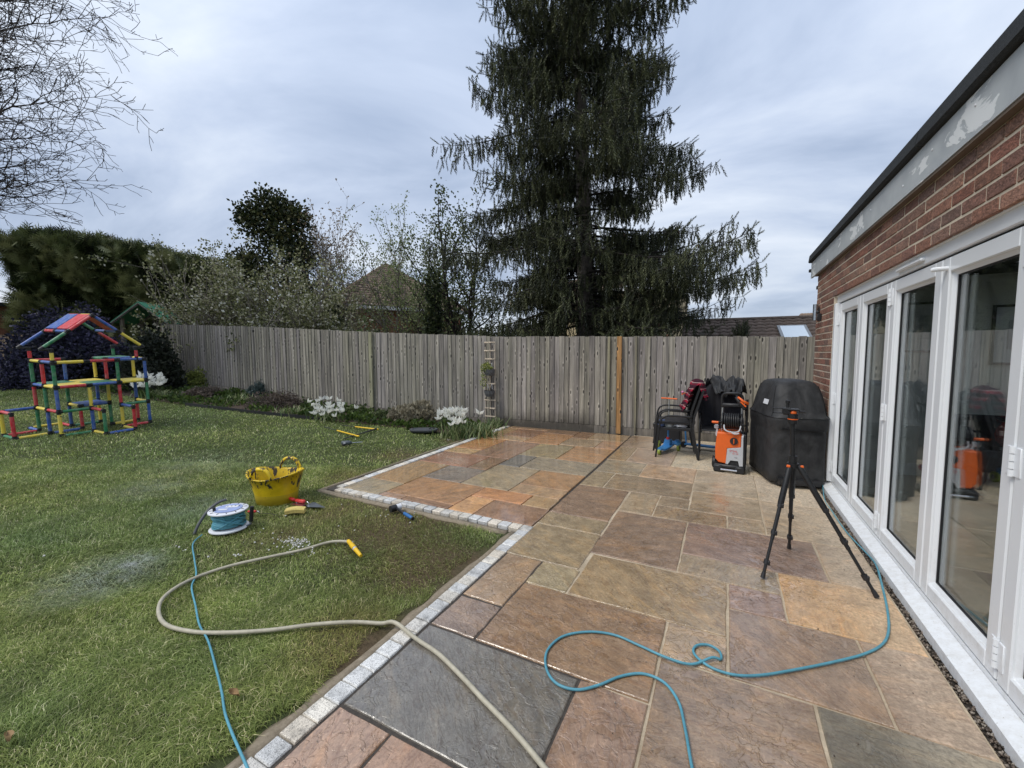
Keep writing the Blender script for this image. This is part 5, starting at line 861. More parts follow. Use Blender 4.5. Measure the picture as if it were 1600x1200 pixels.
# cable reel
p = gl(333, 838); t = thing('cable_reel', 'white cable reel lying flat on the grass, wound with blue cable', 'cable reel', (p.x+.02, p.y+.12, p.z+.03), R(25))
for z in (.0, .155): m = MB(); m.lathe((0, 0, z), [(.14, 0), (.148, .004), (.148, .012), (.14, .016), (.03, .018)], 36); m.build('flange', M['white'], t, smooth='auto')
m = MB(); m.cyl((0, 0, .016), .05, .14, 20); m.build('drum', M['blackp'], t, smooth='auto'); m = MB(); pts = []
for k in range(9*14+1): a = k/14*2*math.pi; w_ = k/14; pts.append((math.cos(a)*(.112+.006*math.sin(w_*5)), math.sin(a)*(.112+.006*math.sin(w_*5)), .028+.118*(w_/9)))
m.tube(pts, .0085, 7)
for q_ in range(5): a0 = random.random()*6; m.tube([(math.cos(a0+k*.3)*.122, math.sin(a0+k*.3)*.122, .03+.11*(.5+.5*math.sin(k*.35+q_))) for k in range(18)], .0062, 6)
m.build('wound_cable', M['blueh'], t, smooth=True); 
m = MB(); m.lathe((0, 0, .176), [(.105, 0), (.105, .0015)], 30); m.build('label', plain('reel_label', (.36, .44, .72), .4, var=.25, scale=12, bump=0), t)
for k in range(12): a = k*.5236; m = MB(); m.box((.127*math.cos(a), .127*math.sin(a), .173), (.022, .004, .003), a); m.build('slot', M['blackp'], t)
m = MB(); m.box((.01, .035, .179), (.10, .05, .002), .2); m.box((-.02, -.04, .179), (.07, .03, .002), .2); m.build('sticker', M['white'], t)
for k in range(4): m = MB(); m.cyl((-.03+.03*k, .035+.006*k, .18), .006, .0015, 8); m.build('label_mark', M['blackp'], t)
m = MB(); m.cyl((-.075, -.065, .17), .012, .035, 12); m.build('winding_knob', M['blackp'], t, smooth='auto')
m = MB(); m.tube(smooth_path([(-.235, -.10, -.02), (-.225, -.05, .06), (-.20, .02, .14), (-.16, .09, .19), (-.12, .14, .20)], 4), .012, 8); m.build('carry_handle', plain('grey_foam', (.10, .105, .11), .6), t, smooth=True)
m = MB(); m.tube([(.175, .03, .05), (.185, .035, .18)], .016, 10); m.build('grip', M['blackp'], t, smooth='auto'); m = MB(); m.tube([(.14, .02, .01), (.175, .03, .03), (.178, .032, .06)], .008, 8); m.build('frame_tube', plain('frame_steel', (.25, .26, .27), .4, metal=1), t)
# cables and hose
def run(name, pts, r, mat, lab, cat, lift=None, sub=6, parent=None, n=10):
    P_ = [(gl(x, y) if x < 0 or l else gp(x, y)) for x, y, l in pts]; q = []
    for p, (x, y, l) in zip(P_, pts): g_ = lawn_h(p.x, p.y)+.030 if l == 1 else (.004 if l == 0 else l-2); q.append(Vector((p.x, p.y, g_+r)))
    m = MB(); m.tube(smooth_path(q, sub), r, n); o = m.build(name, M[mat], parent, smooth=True)
    if lab: tag(o, lab, cat)
    return o
run('extension_cable', [(316, 842, 1), (302, 856, 1), (304, 880, 1), (307, 905, 1), (300, 925, 1), (306, 955, 1), (312, 985, 1), (326, 1012, 1), (338, 1055, 1), (347, 1092, 1), (352, 1125, 1), (362, 1155, 1), (376, 1188, 1), (392, 1225, 1), (405, 1262, 1)], .0052, 'blueh', 'pale blue cable running from the reel down the lawn to the bottom edge', 'cable')
hz = thing('garden_hose', 'cream garden hose looping over the lawn and grey slab', 'hose')
HP = [(550, 858, 1), (541, 854, 1), (515, 855, 1), (470, 868, 1), (415, 880, 1), (360, 893, 1), (310, 910, 1), (275, 928, 1), (253, 948, 1), (249, 970, 1), (262, 988, 1), (300, 998, 1), (350, 1000, 1), (420, 996, 1), (490, 987, 1), (550, 983, 1), (595, 985, 1), (618, 989, 2.018), (650, 1002, 0), (685, 1026, 0), (720, 1060, 0), (755, 1098, 0), (790, 1134, 0), (820, 1168, 0), (850, 1205, 0), (880, 1245, 0), (930, 1330, 0)]
run('hose_pipe', HP, .0108, 'hose', None, None, parent=hz, n=12)
a = gl(548, 858); a.z += .045; c = gl(562, 873); c.z += .035; d = (c-a); m = MB(); m.tube([a-d*.25, a+d*.1, a+d*.12, a+d*.45], [.0155, .0165, .019, .019], 12); m.build('connector_collar', M['yell'], hz, smooth='auto'); m = MB(); m.tube([a+d*.46, a+d*.55], .0165, 12); m.build('connector_ring', M['greyp'], hz); m = MB(); m.tube([a+d*.56, a+d*1.15], [.0165, .012], 12); m.build('connector', M['yell'], hz, smooth='auto')
run('power_cable', [(1372, 893, 0), (1380, 925, 0), (1387, 960, 0), (1388, 990, 0), (1378, 1010, 0), (1350, 1025, 0), (1300, 1038, 0), (1240, 1050, 0), (1190, 1058, 0), (1150, 1058, 0), (1115, 1048, 0), (1092, 1033, 0), (1083, 1020, 0), (1090, 1011, 0), (1108, 1011, 0), (1124, 1021, 0), (1126, 1033, 0), (1112, 1042, 2.012), (1080, 1041, 0), (1040, 1030, 0), (1000, 1012, 0), (960, 995, 0), (920, 990, 0), (880, 997, 0), (856, 1018, 0), (853, 1045, 0), (868, 1070, 0), (900, 1081, 0), (935, 1074, 0), (970, 1060, 0), (1005, 1056, 0), (1038, 1070, 0), (1060, 1100, 0), (1070, 1140, 0), (1077, 1180, 0), (1085, 1230, 0), (1090, 1300, 0)], .0062, 'blueh', 'bright blue cable looping across the wet slabs', 'cable')
run('grey_lead', [(1289, 700, 2.5), (1285, 740, 2.15), (1287, 775, 0), (1300, 800, 0), (1322, 832, 0), (1350, 862, 0), (1366, 880, 0), (1372, 893, 0)], .0045, 'blueh', 'thin grey-blue lead running along the door cill behind the tripod', 'cable')
# trowels, sponge, mallet, tools
def trowel(px, py, rz, lab, blade=True, s=1.0, tilt=0):
    p = gl(px, py); t = thing('trowel', lab, 'trowel', (p.x, p.y, p.z+.05), rz); m = MB(); m.tube([(0, 0, .01), (.02*s, 0, .012), (.05*s, 0, .012), (.10*s, 0, .014), (.12*s, 0, .014)], [.011*s, .017*s, .016*s, .018*s, .012*s], 12); m.build('handle', M['redp'], t, smooth=True)
    m = MB(); m.tube([(.12*s, 0, .014), (.15*s, 0, .018), (.165*s, 0, .005), (.17*s, 0, -.004)], .005, 6); m.build('tang', M['steel'], t, smooth=True)
    if blade == 'tri': m = MB(); m.poly([(.15*s, -.055*s), (.17*s, -.062*s), (.36*s, 0), (.17*s, .062*s), (.15*s, .055*s)], .002, -.008); m.build('blade', M['steel'], t)
    elif blade == 'rect': m = MB(); m.box((.08*s, 0, -.012), (.28*s, .115*s, .002)); m.build('blade', M['steel'], t)
    else: m = MB(); m.tube([(.16*s, 0, 0), (.22, .01, -.005), (.30, .0, -.01)], .005, 6, flat=.4); m.build('blade', M['twig'], t)
    return t
trowel(451, 787, R(-8), 'red-handled trowel lying nearest the yellow trug', 'tri', 1.0); trowel(462, 791, R(5), 'larger red-handled pointing trowel with broad steel blade', 'tri', 1.1); trowel(388, 809, R(20), 'small jointing tool with short red handle near the reel', 'iron', .7)
p = gl(462, 806); t = thing('sponge_float', 'yellow sponge block lying on the lawn below the trowels', 'sponge', (p.x, p.y, p.z+.04), R(38)); m = MB(); rings = []
for i in range(9): q = i/8; x = -.085+.17*q; rings.append([Vector((x, y*(1-.12*abs(q-.5)), z+.012*math.sin(q*3.1))) for y, z in ((-.035, -.012), (-.038, .02), (-.03, .03), (.03, .032), (.038, .02), (.035, -.012))])
m.loft(rings); m.build('sponge', M['sponge'], t, smooth='auto')
p = gl(620, 803); t = thing('rubber_mallet', 'mallet with one white and one black head, blue grip, below the sett row', 'mallet', (p.x, p.y, p.z+.055), math.atan2((gl(652, 818)-gl(622, 802)).y, (gl(652, 818)-gl(622, 802)).x))
m = MB(); m.tube([(-.02, -.055, 0), (-.02, .005, 0)], .032, 18); m.build('head', M['blackp'], t, smooth='auto'); m = MB(); m.tube([(-.02, .006, 0), (-.02, .052, 0)], .030, 18); m.build('face', M['white'], t, smooth='auto')
m = MB(); m.tube([(.0, 0, 0), (.12, 0, -.008), (.17, 0, -.01)], [.012, .012, .014], 10); m.build('shaft', M['blackp'], t, smooth=True); m = MB(); m.tube([(.14, 0, -.010), (.18, 0, -.011), (.27, 0, -.016), (.28, 0, -.017)], [.0145, .016, .0165, .012], 10); m.build('grip', M['blueg'], t, smooth='auto'); m = MB(); m.tube([(.278, 0, -.017), (.292, 0, -.018)], .016, 10); m.build('end_cap', M['blackp'], t)
a, c1, c2, e1, e2 = gl(540, 690), gl(560, 684), gl(590, 673), gl(512, 672), gl(545, 667)
t = thing('lopping_shears', 'opened long-handled shears with yellow grips lying on the far lawn', 'shears', (c1.x, c1.y, c1.z)); L_ = lambda p, dz=.05: Vector((p.x-c1.x, p.y-c1.y, p.z-c1.z+dz))
for e in (gl(508, 672), ): pass
for far, nr in ((gl(506, 671), gl(560, 686)), (gl(532, 668), gl(590, 675))):
    f_, n_ = L_(far), L_(nr); m = MB(); m.tube([f_, f_.lerp(n_, .45)], .007, 8); m.build('arm', M['blackp'], t); m = MB(); m.tube([f_.lerp(n_, .4), f_.lerp(n_, .42), n_], [.008, .012, .013], 10); m.build('grip', M['yell'], t, smooth='auto'); m = MB(); m.ell(n_, .02, 10, 6); m.build('end_knob', M['yell'], t, smooth=True)
m = MB(); q1, q2 = L_(gl(537, 689), .04), L_(gl(588, 675), .06); m.tube([q1, q1.lerp(q2, .5), q2], [.012, .018, .026], 8, flat=.6); m.build('pivot_blade', M['blackp'], t)
p = gl(540, 697); t = thing('caulking_gun', 'small dark grey hand tool with a thin rod, beside the shears', 'hand tool', (p.x, p.y, p.z+.045), R(40)); m = MB(); m.tube([(-.06, 0, 0), (-.05, 0, .005), (.06, 0, .01), (.10, 0, .005)], [.02, .038, .036, .018], 12); m.build('body', plain('tool_grey', (.07, .085, .095), .5), t, smooth=True); m = MB(); m.box((-.02, -.035, -.01), (.05, .07, .035), bev=.008); m.build('grip', M['blackp'], t); m = MB(); m.tube([(.1, 0, .005), (.26, .0, .01)], .006, 6); m.build('rod', M['steel'], t); m = MB(); m.box((-.01, -.04, .01), (.03, .01, .02)); m.build('label_patch', M['white'], t)
p = gl(660, 678); t = thing('kneeling_pad', 'dark grey kneeling board lying on the grass near the lavender', 'kneeling pad', (p.x, p.y+.04, p.z+.04), R(28)); m = MB()
def oval(a, b, z): return [Vector((a*math.copysign(abs(math.cos(q))**.7, math.cos(q)), b*math.copysign(abs(math.sin(q))**.7, math.sin(q)), z)) for q in [k*2*math.pi/28 for k in range(28)]]
m.loft([oval(.24, .12, 0), oval(.26, .14, .03), oval(.255, .135, .05), oval(.21, .10, .052), oval(.20, .09, .035)]); m.build('pad', plain('pad_grey', (.075, .08, .09), .7, var=.3), t, smooth='auto'); m = MB(); m.tube([(.1, .0, .05), (.15, .01, .075), (.2, .0, .05)], .012, 8); m.build('handle', M['blackp'], t)
# crumbs of mortar on the grass
rng = np.random.default_rng(77); P = []
for px, py, n, sx, sy in ((466, 856, 110, .10, .05), (455, 862, 30, .25, .12), (282, 864, 6, .03, .01), (369, 875, 7, .02, .01), (620, 812, 18, .3, .2), (560, 790, 20, .6, .4), (205, 905, 6, .5, .4), (700, 690, 10, .05, .03), (520, 668, 3, .1, .1)):
    p = gl(px, py)
    for _ in range(n): x, y = rng.normal(p.x, sx), rng.normal(p.y, sy); P.append((x, y, lawn_h(x, y)+rng.uniform(.02, .045)))
P = np.array([q for q in P if not inside_patio(q[0], q[1])]); v, f, a = scatter(pv, pf, P, rng.normal(size=(len(P), 3)), rng.uniform(.004, .015, len(P))); M['crumb'] = leaf_mat('mortar_crumb', (.5, .48, .44), (.75, .74, .70), trans=0.0); tag(link('mortar_crumbs', np_mesh('mortar_crumbs', v, f, M['crumb'], a)), kind='stuff')
# brown dead leaves
for px, py, lab in ((368, 1102, 'curled brown dead leaf on the grass beside the blue cable'), (12, 1178, 'pale brown dead leaf on the grass at the lower left corner')):
    p = gl(px, py); m = MB(); m.loft([[Vector((x, y*w_, .004*math.sin(x*90)+.008*abs(y)*40*.1)) for y in (-1, -.4, .4, 1)] for x, w_ in ((-.03, .001), (-.015, .010), (0, .014), (.015, .010), (.03, .001))], cap=False, closed=False); o = m.build('dead_leaf', plain('dead_leaf', (.34, .22, .11), .8), loc=(p.x, p.y, p.z+.045), smooth=True); o.rotation_euler = (.3, .2, random.random()*6); tag(o, lab, 'leaf')

# ================================================================== THINGS ON THE PATIO
def chair(name, lab, x, y, rz, z=0, group=None):
    t = thing(name, lab, 'chair', (x, y, z), rz, group); k = M['black']
    for s_ in (-1, 1):
        Y = s_*.265; m = MB(); m.tube(smooth_path([(-.27, Y, .0), (-.245, Y, .25), (-.225, Y, .46), (-.20, Y, .555), (-.14, Y, .60), (-.02, Y, .608), (.215, Y, .595)], 4), .0125, 8); m.build('front_leg_and_arm', k, t, smooth=True)
        m = MB(); m.tube([(.29, Y, 0), (.245, Y, .25), (.21, Y, .44), (.225, Y, .60), (.335, Y, .98)], .0165, 4, flat=1.3); m.build('rear_leg', k, t)
    m = MB(); m.box((-.015, 0, .425), (.45, .49, .018), bev=.007); m.build('seat', M['blackp'], t); m = MB()
    for Y in (-.24, .24): m = MB(); m.box((-.01, Y, .41), (.44, .022, .03)); m.build('seat_rail', k, t)
    for i in range(9): m = MB(); Y = -.21+i*.0525; m.tube([(.214, Y, .50), (.325, Y, .95)], .009, 4, flat=.5); m.build('back_slat', k, t)
    for z_, x_ in ((.49, .212), (.965, .331)): m = MB(); m.tube([(x_, -.265, z_), (x_, .265, z_)], .012, 6); m.build('back_rail', k, t)
    return t
chair('garden_chair', 'lower black metal garden chair of the stacked pair, seat showing', -.63, 6.49, R(8.4), group='black garden chairs'); chair('garden_chair', 'upper black metal garden chair nested on the stacked pair', -.665, 6.515, R(8.4), .085, 'black garden chairs')
chair('garden_chair', 'black metal garden chair turned towards the patio, buried under the black jacket', -.04, 6.52, R(92), group='black garden chairs')
def cloth(name, lab, cat, mat, path, w, loc, rz, seed, wr=.012, nx=26, thick=.012, wfun=None, sub=5):
    r = random.Random(seed); P_ = smooth_path([(p[0], 0, p[1]) for p in path], sub); n = len(P_); ph = [r.uniform(0, 6) for _ in range(6)]; V = []
    for side in (1, -1):
        for i, p in enumerate(P_):
            t_ = (P_[min(i+1, n-1)]-P_[max(0, i-1)]).normalized(); nr = Vector((-t_.z, 0, t_.x)); s_ = i/(n-1)
            for j in range(nx+1):
                q = j/nx*2-1; ww = w*(wfun(s_) if wfun else 1); d = wr*(math.sin(q*7+ph[0]+s_*3)+.7*math.sin(q*13+ph[1]-s_*5)+.5*math.sin(s_*17+ph[2]+q*3)+.4*math.sin(q*23+s_*9+ph[3])); pt = p+nr*(d+side*thick*.5); V.append(Vector((pt.x, q*ww+.012*math.sin(s_*11+ph[4]), pt.z+.02*math.sin(q*9+ph[5])*(s_ < .1 or s_ > .9))))
    W_ = nx+1; Fc = []; off = n*W_
    for i in range(n-1):
        for j in range(nx): a = i*W_+j; Fc.append((a, a+1, a+1+W_, a+W_)); Fc.append((off+a+W_, off+a+1+W_, off+a+1, off+a))
    for i in range(n-1):
        for j in (0, nx): a = i*W_+j; Fc.append((a, a+W_, off+a+W_, off+a))
    for j in range(nx): 
        for i in (0, n-1): a = i*W_+j; Fc.append((a, a+1, off+a+1, off+a))
    me = bpy.data.meshes.new(name); me.from_pydata(V, [], Fc); me.materials.append(mat); me.polygons.foreach_set('use_smooth', [True]*len(Fc)); o = link(name, me, loc=loc, rot=(0, 0, rz)); return tag(o, lab, cat)
cloth('checked_shirt', 'red and black checked shirt hung over the stacked chairs', 'shirt', M['tartan'], [(.43, .86), (.38, 1.03), (.34, 1.09), (.27, 1.06), (.23, .95), (.18, .80), (.13, .68)], .21, (-.665, 6.43, 0), R(8.4), 3, .022, thick=.006)
cloth('black_jacket', 'black jacket bundled over the garden chair beside the pressure washer', 'jacket', M['dark'], [(.20, .42), (.21, .60), (.24, .80), (.29, .96), (.34, 1.02), (.40, 1.0), (.44, .80), (.45, .6)], .30, (-.05, 6.50, 0), R(92), 5, .016, wfun=lambda s: 1-.12*abs(s-.5))
cloth('dark_coat', 'second dark coat slumped in folds on top of the jacket', 'coat', M['cover'], [(.02, .93), (.10, .99), (.20, 1.03), (.30, 1.10), (.36, 1.13), (.42, 1.04), (.46, .9)], .22, (.06, 6.45, 0), R(98), 9, .03, wfun=lambda s: .7+.6*s)
m = MB(); m.lathe((0, 0, 0), [(.034, 0), (.038, .01), (.038, .085), (.040, .09), (.036, .09), (.034, .02)], 20); t = thing('blue_mug', 'blue and white mug on the chair seat', 'mug', (-.80, 6.33, .435)); m.build('cup', plain('blue_glaze', (.20, .28, .55), .25), t, smooth='auto'); m = MB(); m.tube(smooth_path([(-.036, 0, .07), (-.066, 0, .065), (-.066, 0, .03), (-.036, 0, .02)], 4), .006, 8); m.build('handle', bpy.data.materials['blue_glaze'], t, smooth=True)
t = thing('grey_tape_roll', 'grey round tape roll lying on the chair seat next to the mug', 'tape', (-.70, 6.33, .435)); m = MB(); m.lathe((0, 0, 0), [(.03, 0), (.062, 0), (.064, .004), (.064, .05), (.062, .054), (.03, .054)], 24); m.build('roll', plain('tape_grey', (.25, .27, .27), .5), t, smooth='auto')
rr_ = random.Random(4); m = MB(); m.loft([[Vector((.09*math.cos(a)*s_*(1+.25*rr_.uniform(-1, 1)), .06*math.sin(a)*s_*(1+.25*rr_.uniform(-1, 1)), z+.01*rr_.uniform(-1, 1))) for a in [k*.393 for k in range(16)]] for s_, z in ((.9, 0), (1.05, .02), (.8, .045), (.45, .06), (.1, .055))]); o = m.build('white_rag', M['white'], loc=(-.56, 6.36, .435), smooth=True); tag(o, 'crumpled white gloves heaped on the chair seat by the backrest', 'gloves')
m = MB(); m.box((0, 0, .15), (.42, .34, .30), bev=.02); m.box((0, 0, .315), (.45, .37, .03), bev=.012); t = thing('storage_box', 'black lidded box standing against the fence behind the chairs', 'box', (-.83, 7.35, .0)); m.build('box_body', M['blackp'], t)
def wheel(t, c, r, w, mat, ax=(1, 0, 0), name='wheel'):
    c, ax = Vector(c), Vector(ax).normalized(); m = MB(); m.tube([c-ax*w*.5, c-ax*w*.3, c+ax*w*.3, c+ax*w*.5], [r*.86, r, r, r*.86], 20); o = m.build(name, M[mat], t, smooth='auto'); m = MB(); m.tube([c-ax*w*.54, c+ax*w*.54], r*.45, 12); m.build('hub', M['blackp'], o); return o
M['limew'] = plain('lime_wheel', (.34, .42, .06), .4); M['sblue'] = plain('scooter_blue', (.05, .24, .55), .42)
t = thing('kick_scooter', 'blue child scooter with lime wheels and orange handlebar under the chairs', 'scooter', (-.78, 6.60, .0), R(-12)); 
m = MB(); m.loft([[Vector((x*w_, y, z)) for x, z in ((-.06, .05+q), (.06, .05+q), (.065, .075+q), (-.065, .075+q))] for y, w_, q in ((-.26, .5, .02), (-.18, .9, 0), (.0, 1, 0), (.12, 1.1, .01), (.20, 1.4, .03), (.26, .8, .05))]); m.build('deck', M['sblue'], t, smooth='auto')
m = MB(); m.loft([[Vector((x, .12+y, z)) for x, y in ((-.04, -.05), (.04, -.05), (.05, .04), (-.05, .04))] for z in (.06, .14, .17)]); m.build('steering_housing', M['sblue'], t); m = MB(); m.tube([(0, .12, .16), (0, .125, .42)], .013, 10); m.build('lower_stem', M['sblue'], t); m = MB(); m.tube([(0, .125, .40), (0, .13, .80)], .009, 8); m.build('upper_stem', M['chrome'], t)
m = MB(); m.cyl((0, .12, .16), .024, .045, 14); m.build('clamp', M['redp'], t, smooth='auto'); m = MB(); m.tube([(-.12, .13, .80), (.12, .13, .80)], .011, 10); m.build('handlebar', M['orange'], t); wheel(t, (-.15, .16, .06), .06, .035, 'limew'); wheel(t, (.15, .16, .06), .06, .035, 'limew'); wheel(t, (0, -.24, .042), .042, .04, 'limew')
m = MB(); m.ell((.135, -.02, .16), (.05, .09, .045), 14, 8); tag(m.build('scooter_helmet', M['sblue'], loc=(-.74, 6.60, 0), smooth=True), 'blue rounded guard resting against the scooter deck', 'guard')
t = thing('kick_scooter', 'second scooter with pink bell and blue deck, further back behind the chair legs', 'scooter', (-.30, 6.98, .0), R(82)); m = MB(); m.loft([[Vector((x*w_, y, z)) for x, z in ((-.05, .05), (.05, .05), (.055, .075), (-.055, .075))] for y, w_ in ((-.28, .5), (-.2, 1), (.14, 1), (.24, .6))]); m.build('deck', M['sblue'], t); m = MB(); m.tube([(0, .22, .08), (0, .25, .45)], .013, 10); m.build('lower_stem', M['sblue'], t); m = MB(); m.tube([(0, .25, .45), (0, .27, .86)], .010, 8); m.build('upper_stem', M['chrome'], t); m = MB(); m.tube([(-.13, .27, .86), (.13, .27, .86)], .011, 10); m.build('handlebar', M['orange'], t); m = MB(); m.ell((-.1, .27, .89), .022, 10, 6); m.build('bell', plain('pink_bell', (.6, .2, .35), .4), t, smooth=True); wheel(t, (0, .26, .05), .05, .035, 'blackp'); wheel(t, (0, -.25, .045), .045, .035, 'redp')

# pressure washer
t = thing('pressure_washer', 'orange and white upright pressure washer with hose reel', 'pressure washer', (.085, 5.90, 0), R(-4)); k = M['blackp']
m = MB(); m.box((0, 0, .075), (.34, .30, .05), bev=.015)
for x in (-.12, .12): m.box((x, -.09, .045), (.11, .14, .09), bev=.015)
m.build('base', k, t, smooth='auto'); m = MB(); m.tube([(-.09, -.165, .04), (.09, -.165, .04)], .012, 10); m.build('foot_bar', M['chrome'], t)
def wl_(pts, y0, y1, name, mat, tp=.03):   # a housing with the given front outline, its back straight, its edges rounded
    m = MB(); c = sum((Vector((p[0], 0, p[1])) for p in pts), Vector())/len(pts); f = lambda s_, y: [Vector((c.x+(p[0]-c.x)*s_, y, c.z+(p[1]-c.z)*s_)) for p in pts]; m.loft([f(1, y1), f(1, y0+.03), f(.985, y0+.01), f(.93, y0)]); return m.build(name, mat, t)
wl_([(-.145, .50), (-.165, .30), (-.16, .16), (-.12, .115), (-.04, .105), (-.03, .31), (.125, .335), (.128, .47), (.10, .51)], -.13, .12, 'orange_housing', M['orange']); wl_([(-.028, .305), (-.042, .105), (-.02, .10), (.01, .155), (.10, .155), (.115, .09), (.155, .09), (.15, .48), (.130, .482), (.127, .335)], -.137, .12, 'white_housing', M['greyp'])
wl_([(-.02, .09), (.012, .15), (.10, .15), (.125, .09)], -.12, .1, 'lower_grille', k); m = MB(); m.box((.0, .06, .30), (.33, .14, .40), bev=.02); m.box((.165, -.02, .28), (.03, .2, .42), bev=.01); m.build('rear_shell', k, t)
m = MB(); m.tube([(.045, -.150, .405), (.045, -.128, .405)], .044, 24); m.build('switch_dial', k, t, smooth='auto'); m = MB(); m.box((.045, -.153, .405), (.012, .010, .06), bev=.003); m.build('switch_knob', M['orange'], t)
for i in range(5): m = MB(); m.box((-.158, -.03, .34-i*.03), (.012, .14, .008)); m.build('air_slot', k, t)
def text(body, size, mat, parent, loc, rot, name='lettering', ext=.0008):
    cu = bpy.data.curves.new(name, 'FONT'); cu.body = body; cu.size = size; cu.extrude = ext; cu.align_x = 'CENTER'; o = bpy.data.objects.new(name, cu); C.objects.link(o); bpy.context.view_layer.update(); me = bpy.data.meshes.new_from_object(o.evaluated_get(bpy.context.evaluated_depsgraph_get())); bpy.data.objects.remove(o); me.materials.clear(); me.materials.append(mat); me.name = name; q = link(name, me, parent, loc=loc, rot=rot); return q
text('STIHL', .036, M['redp'], t, (.045, -.1385, .265), (R(90), 0, 0)); text('RE 130', .022, M['redp'], t, (.065, -.1385, .240), (R(90), 0, 0)); text('PLUS', .013, M['blackp'], t, (.072, -.1385, .195), (R(90), 0, 0))
for x in (-.105, .115): m = MB(); m.tube([(x, .03, .48), (x, .03, .80)], .015, 10); m.build('upright', M['chrome'], t, smooth='auto')
m = MB(); m.tube(smooth_path([(-.105, .03, .80), (-.115, .03, .90), (-.10, .02, .965), (-.05, .0, .985), (.05, 0, .985), (.10, .02, .965), (.12, .03, .90), (.115, .03, .80)], 4), .017, 10); m.box((0, .03, .83), (.23, .05, .05), bev=.015); m.build('push_handle', k, t, smooth='auto')
m = MB(); m.tube([(-.09, -.04, .64), (.11, -.04, .64)], .045, 18); m.build('hose_drum', k, t, smooth='auto')
for x in (-.095, .118): m = MB(); m.tube([(x-.006, -.04, .64), (x+.006, -.04, .64)], .10, 24); m.build('drum_flange', k, t, smooth='auto')
m = MB(); pts = [(-.075+.17*i/(7*20), -.04+.088*math.cos(i*.314), .64+.088*math.sin(i*.314)) for i in range(7*20+1)]; m.tube(pts, .0115, 7); m.tube(smooth_path([(.10, -.12, .62), (.16, -.12, .60), (.19, -.08, .52), (.17, -.05, .65), (.15, -.06, .82), (.16, -.08, .90)], 4), .008, 7); m.build('pressure_hose', M['black'], t, smooth=True)
m = MB(); m.tube([(-.09, -.04, .62), (-.14, -.06, .62)], .012, 8); m.build('crank_arm', k, t); m = MB(); m.tube([(-.215, -.06, .615), (-.14, -.06, .615)], .015, 12); m.build('crank_handle', M['orange'], t, smooth='auto')
m = MB(); m.tube(smooth_path([(-.07, -.12, .60), (-.06, -.15, .545), (.0, -.16, .52), (.09, -.15, .53), (.115, -.12, .60)], 4), .009, 8); m.tube(smooth_path([(0, -.155, .525), (.05, -.165, .50), (.1, -.155, .51)], 4), .009, 8); m.build('hose_guide', M['greyp'], t, smooth=True)
m = MB(); m.loft([[Vector((x, y, z)) for y in (-.02, .02)]+[Vector((x+.02, .02, z-.008)), Vector((x+.02, -.02, z-.008))] for x, z in ((-.185, .56), (-.165, .52), (-.175, .46), (-.165, .43))]); m.box((-.165, 0, .55), (.05, .05, .05), bev=.01); m.build('cleaner_nozzle', M['greyp'], t)
m = MB(); m.tube([(.17, -.02, .10), (.17, -.02, .92)], .014, 8); m.build('lance', k, t, smooth='auto'); m = MB(); m.tube([(.05, -.08, .95), (.08, -.10, .90), (.14, -.11, .82), (.17, -.1, .80)], [.02, .022, .022, .018], 8); m.build('spray_gun', k, t, smooth=True); m = MB(); m.tube([(.07, -.12, .955), (.13, -.13, .905), (.185, -.12, .875)], [.012, .014, .018], 8); m.build('gun_trigger', M['orange'], t, smooth=True); m = MB(); m.tube([(.10, -.13, .90), (.16, -.135, .84)], .009, 8); m.build('gun_grip', M['orange'], t)
wheel(t, (-.185, .07, .075), .075, .045, 'blackp'); 

# covered barbecue
t = thing('covered_barbecue', 'barbecue under a fitted black fabric cover beside the glass doors', 'barbecue', (.665, 5.88, 0), R(14)); n = 72; rr_ = random.Random(8); ph = [rr_.uniform(0, 6) for _ in range(8)]
def bq(wx, wy, z, rip=1.0, sq=5.0, ox=0, oy=0):
    o = []
    for k_ in range(n):
        a = 2*math.pi*k_/n; c, s_ = math.cos(a), math.sin(a); rad = (abs(c)**sq+abs(s_)**sq)**(-1/sq); f = 1+rip*(.030*(.6-abs(math.sin(a*4.5+ph[0]+z*1.3)))+.018*(.6-abs(math.sin(a*7.5+ph[1]-z*3)))+.008*math.sin(a*27+ph[2])); o.append(Vector((ox+wx*rad*c*f, oy+wy*rad*s_*f, z+.006*rip*math.sin(a*7+ph[3]+z*9))))
    return o
prof = [(.275, .43, .045, 1.0), (.285, .435, .052, 1.0), (.285, .435, .15, .9), (.283, .43, .30, .8), (.285, .43, .45, .6), (.287, .435, .58, .5), (.283, .432, .62, .5), (.292, .442, .66, .4), (.297, .448, .74, .3), (.296, .446, .775, .25), (.288, .430, .80, .5), (.280, .412, .84, .9), (.270, .39, .92, 1.1), (.255, .36, 1.0, 1.0), (.238, .33, 1.07, .7), (.222, .305, 1.12, .4), (.20, .275, 1.155, .25), (.165, .235, 1.172, .15), (.11, .17, 1.182, .1), (.02, .03, 1.186, 0)]
m = MB(); m.loft([bq(w_, d_, z, r_, 7 if z < .8 else 5) for w_, d_, z, r_ in prof]); m.build('fabric_cover', M['cover'], t, smooth=True)
m = MB(); m.tube([(-.20, -.437, .655), (.20, -.455, .64)], .016, 6, flat=.25); m.build('strap', M['black'], t); m = MB(); m.loft([[Vector((-.275+dz*.24-o_, y, .90+dz)) for y in (-.22, -.08)]+[Vector((-.275+dz*.24-o_-.004, y, .90+dz)) for y in (-.08, -.22)] for dz, o_ in ((0, .004), (.055, .004))]); m.build('label_patch', M['white'], t)
sm = [bq(w_+.003, d_+.003, z, r_, 7 if z < .8 else 5) for w_, d_, z, r_ in prof[9:16]]; m = MB(); m.tube(sm[0]+[sm[0][0]], .005, 5); m.build('hem_seam', M['black'], t)
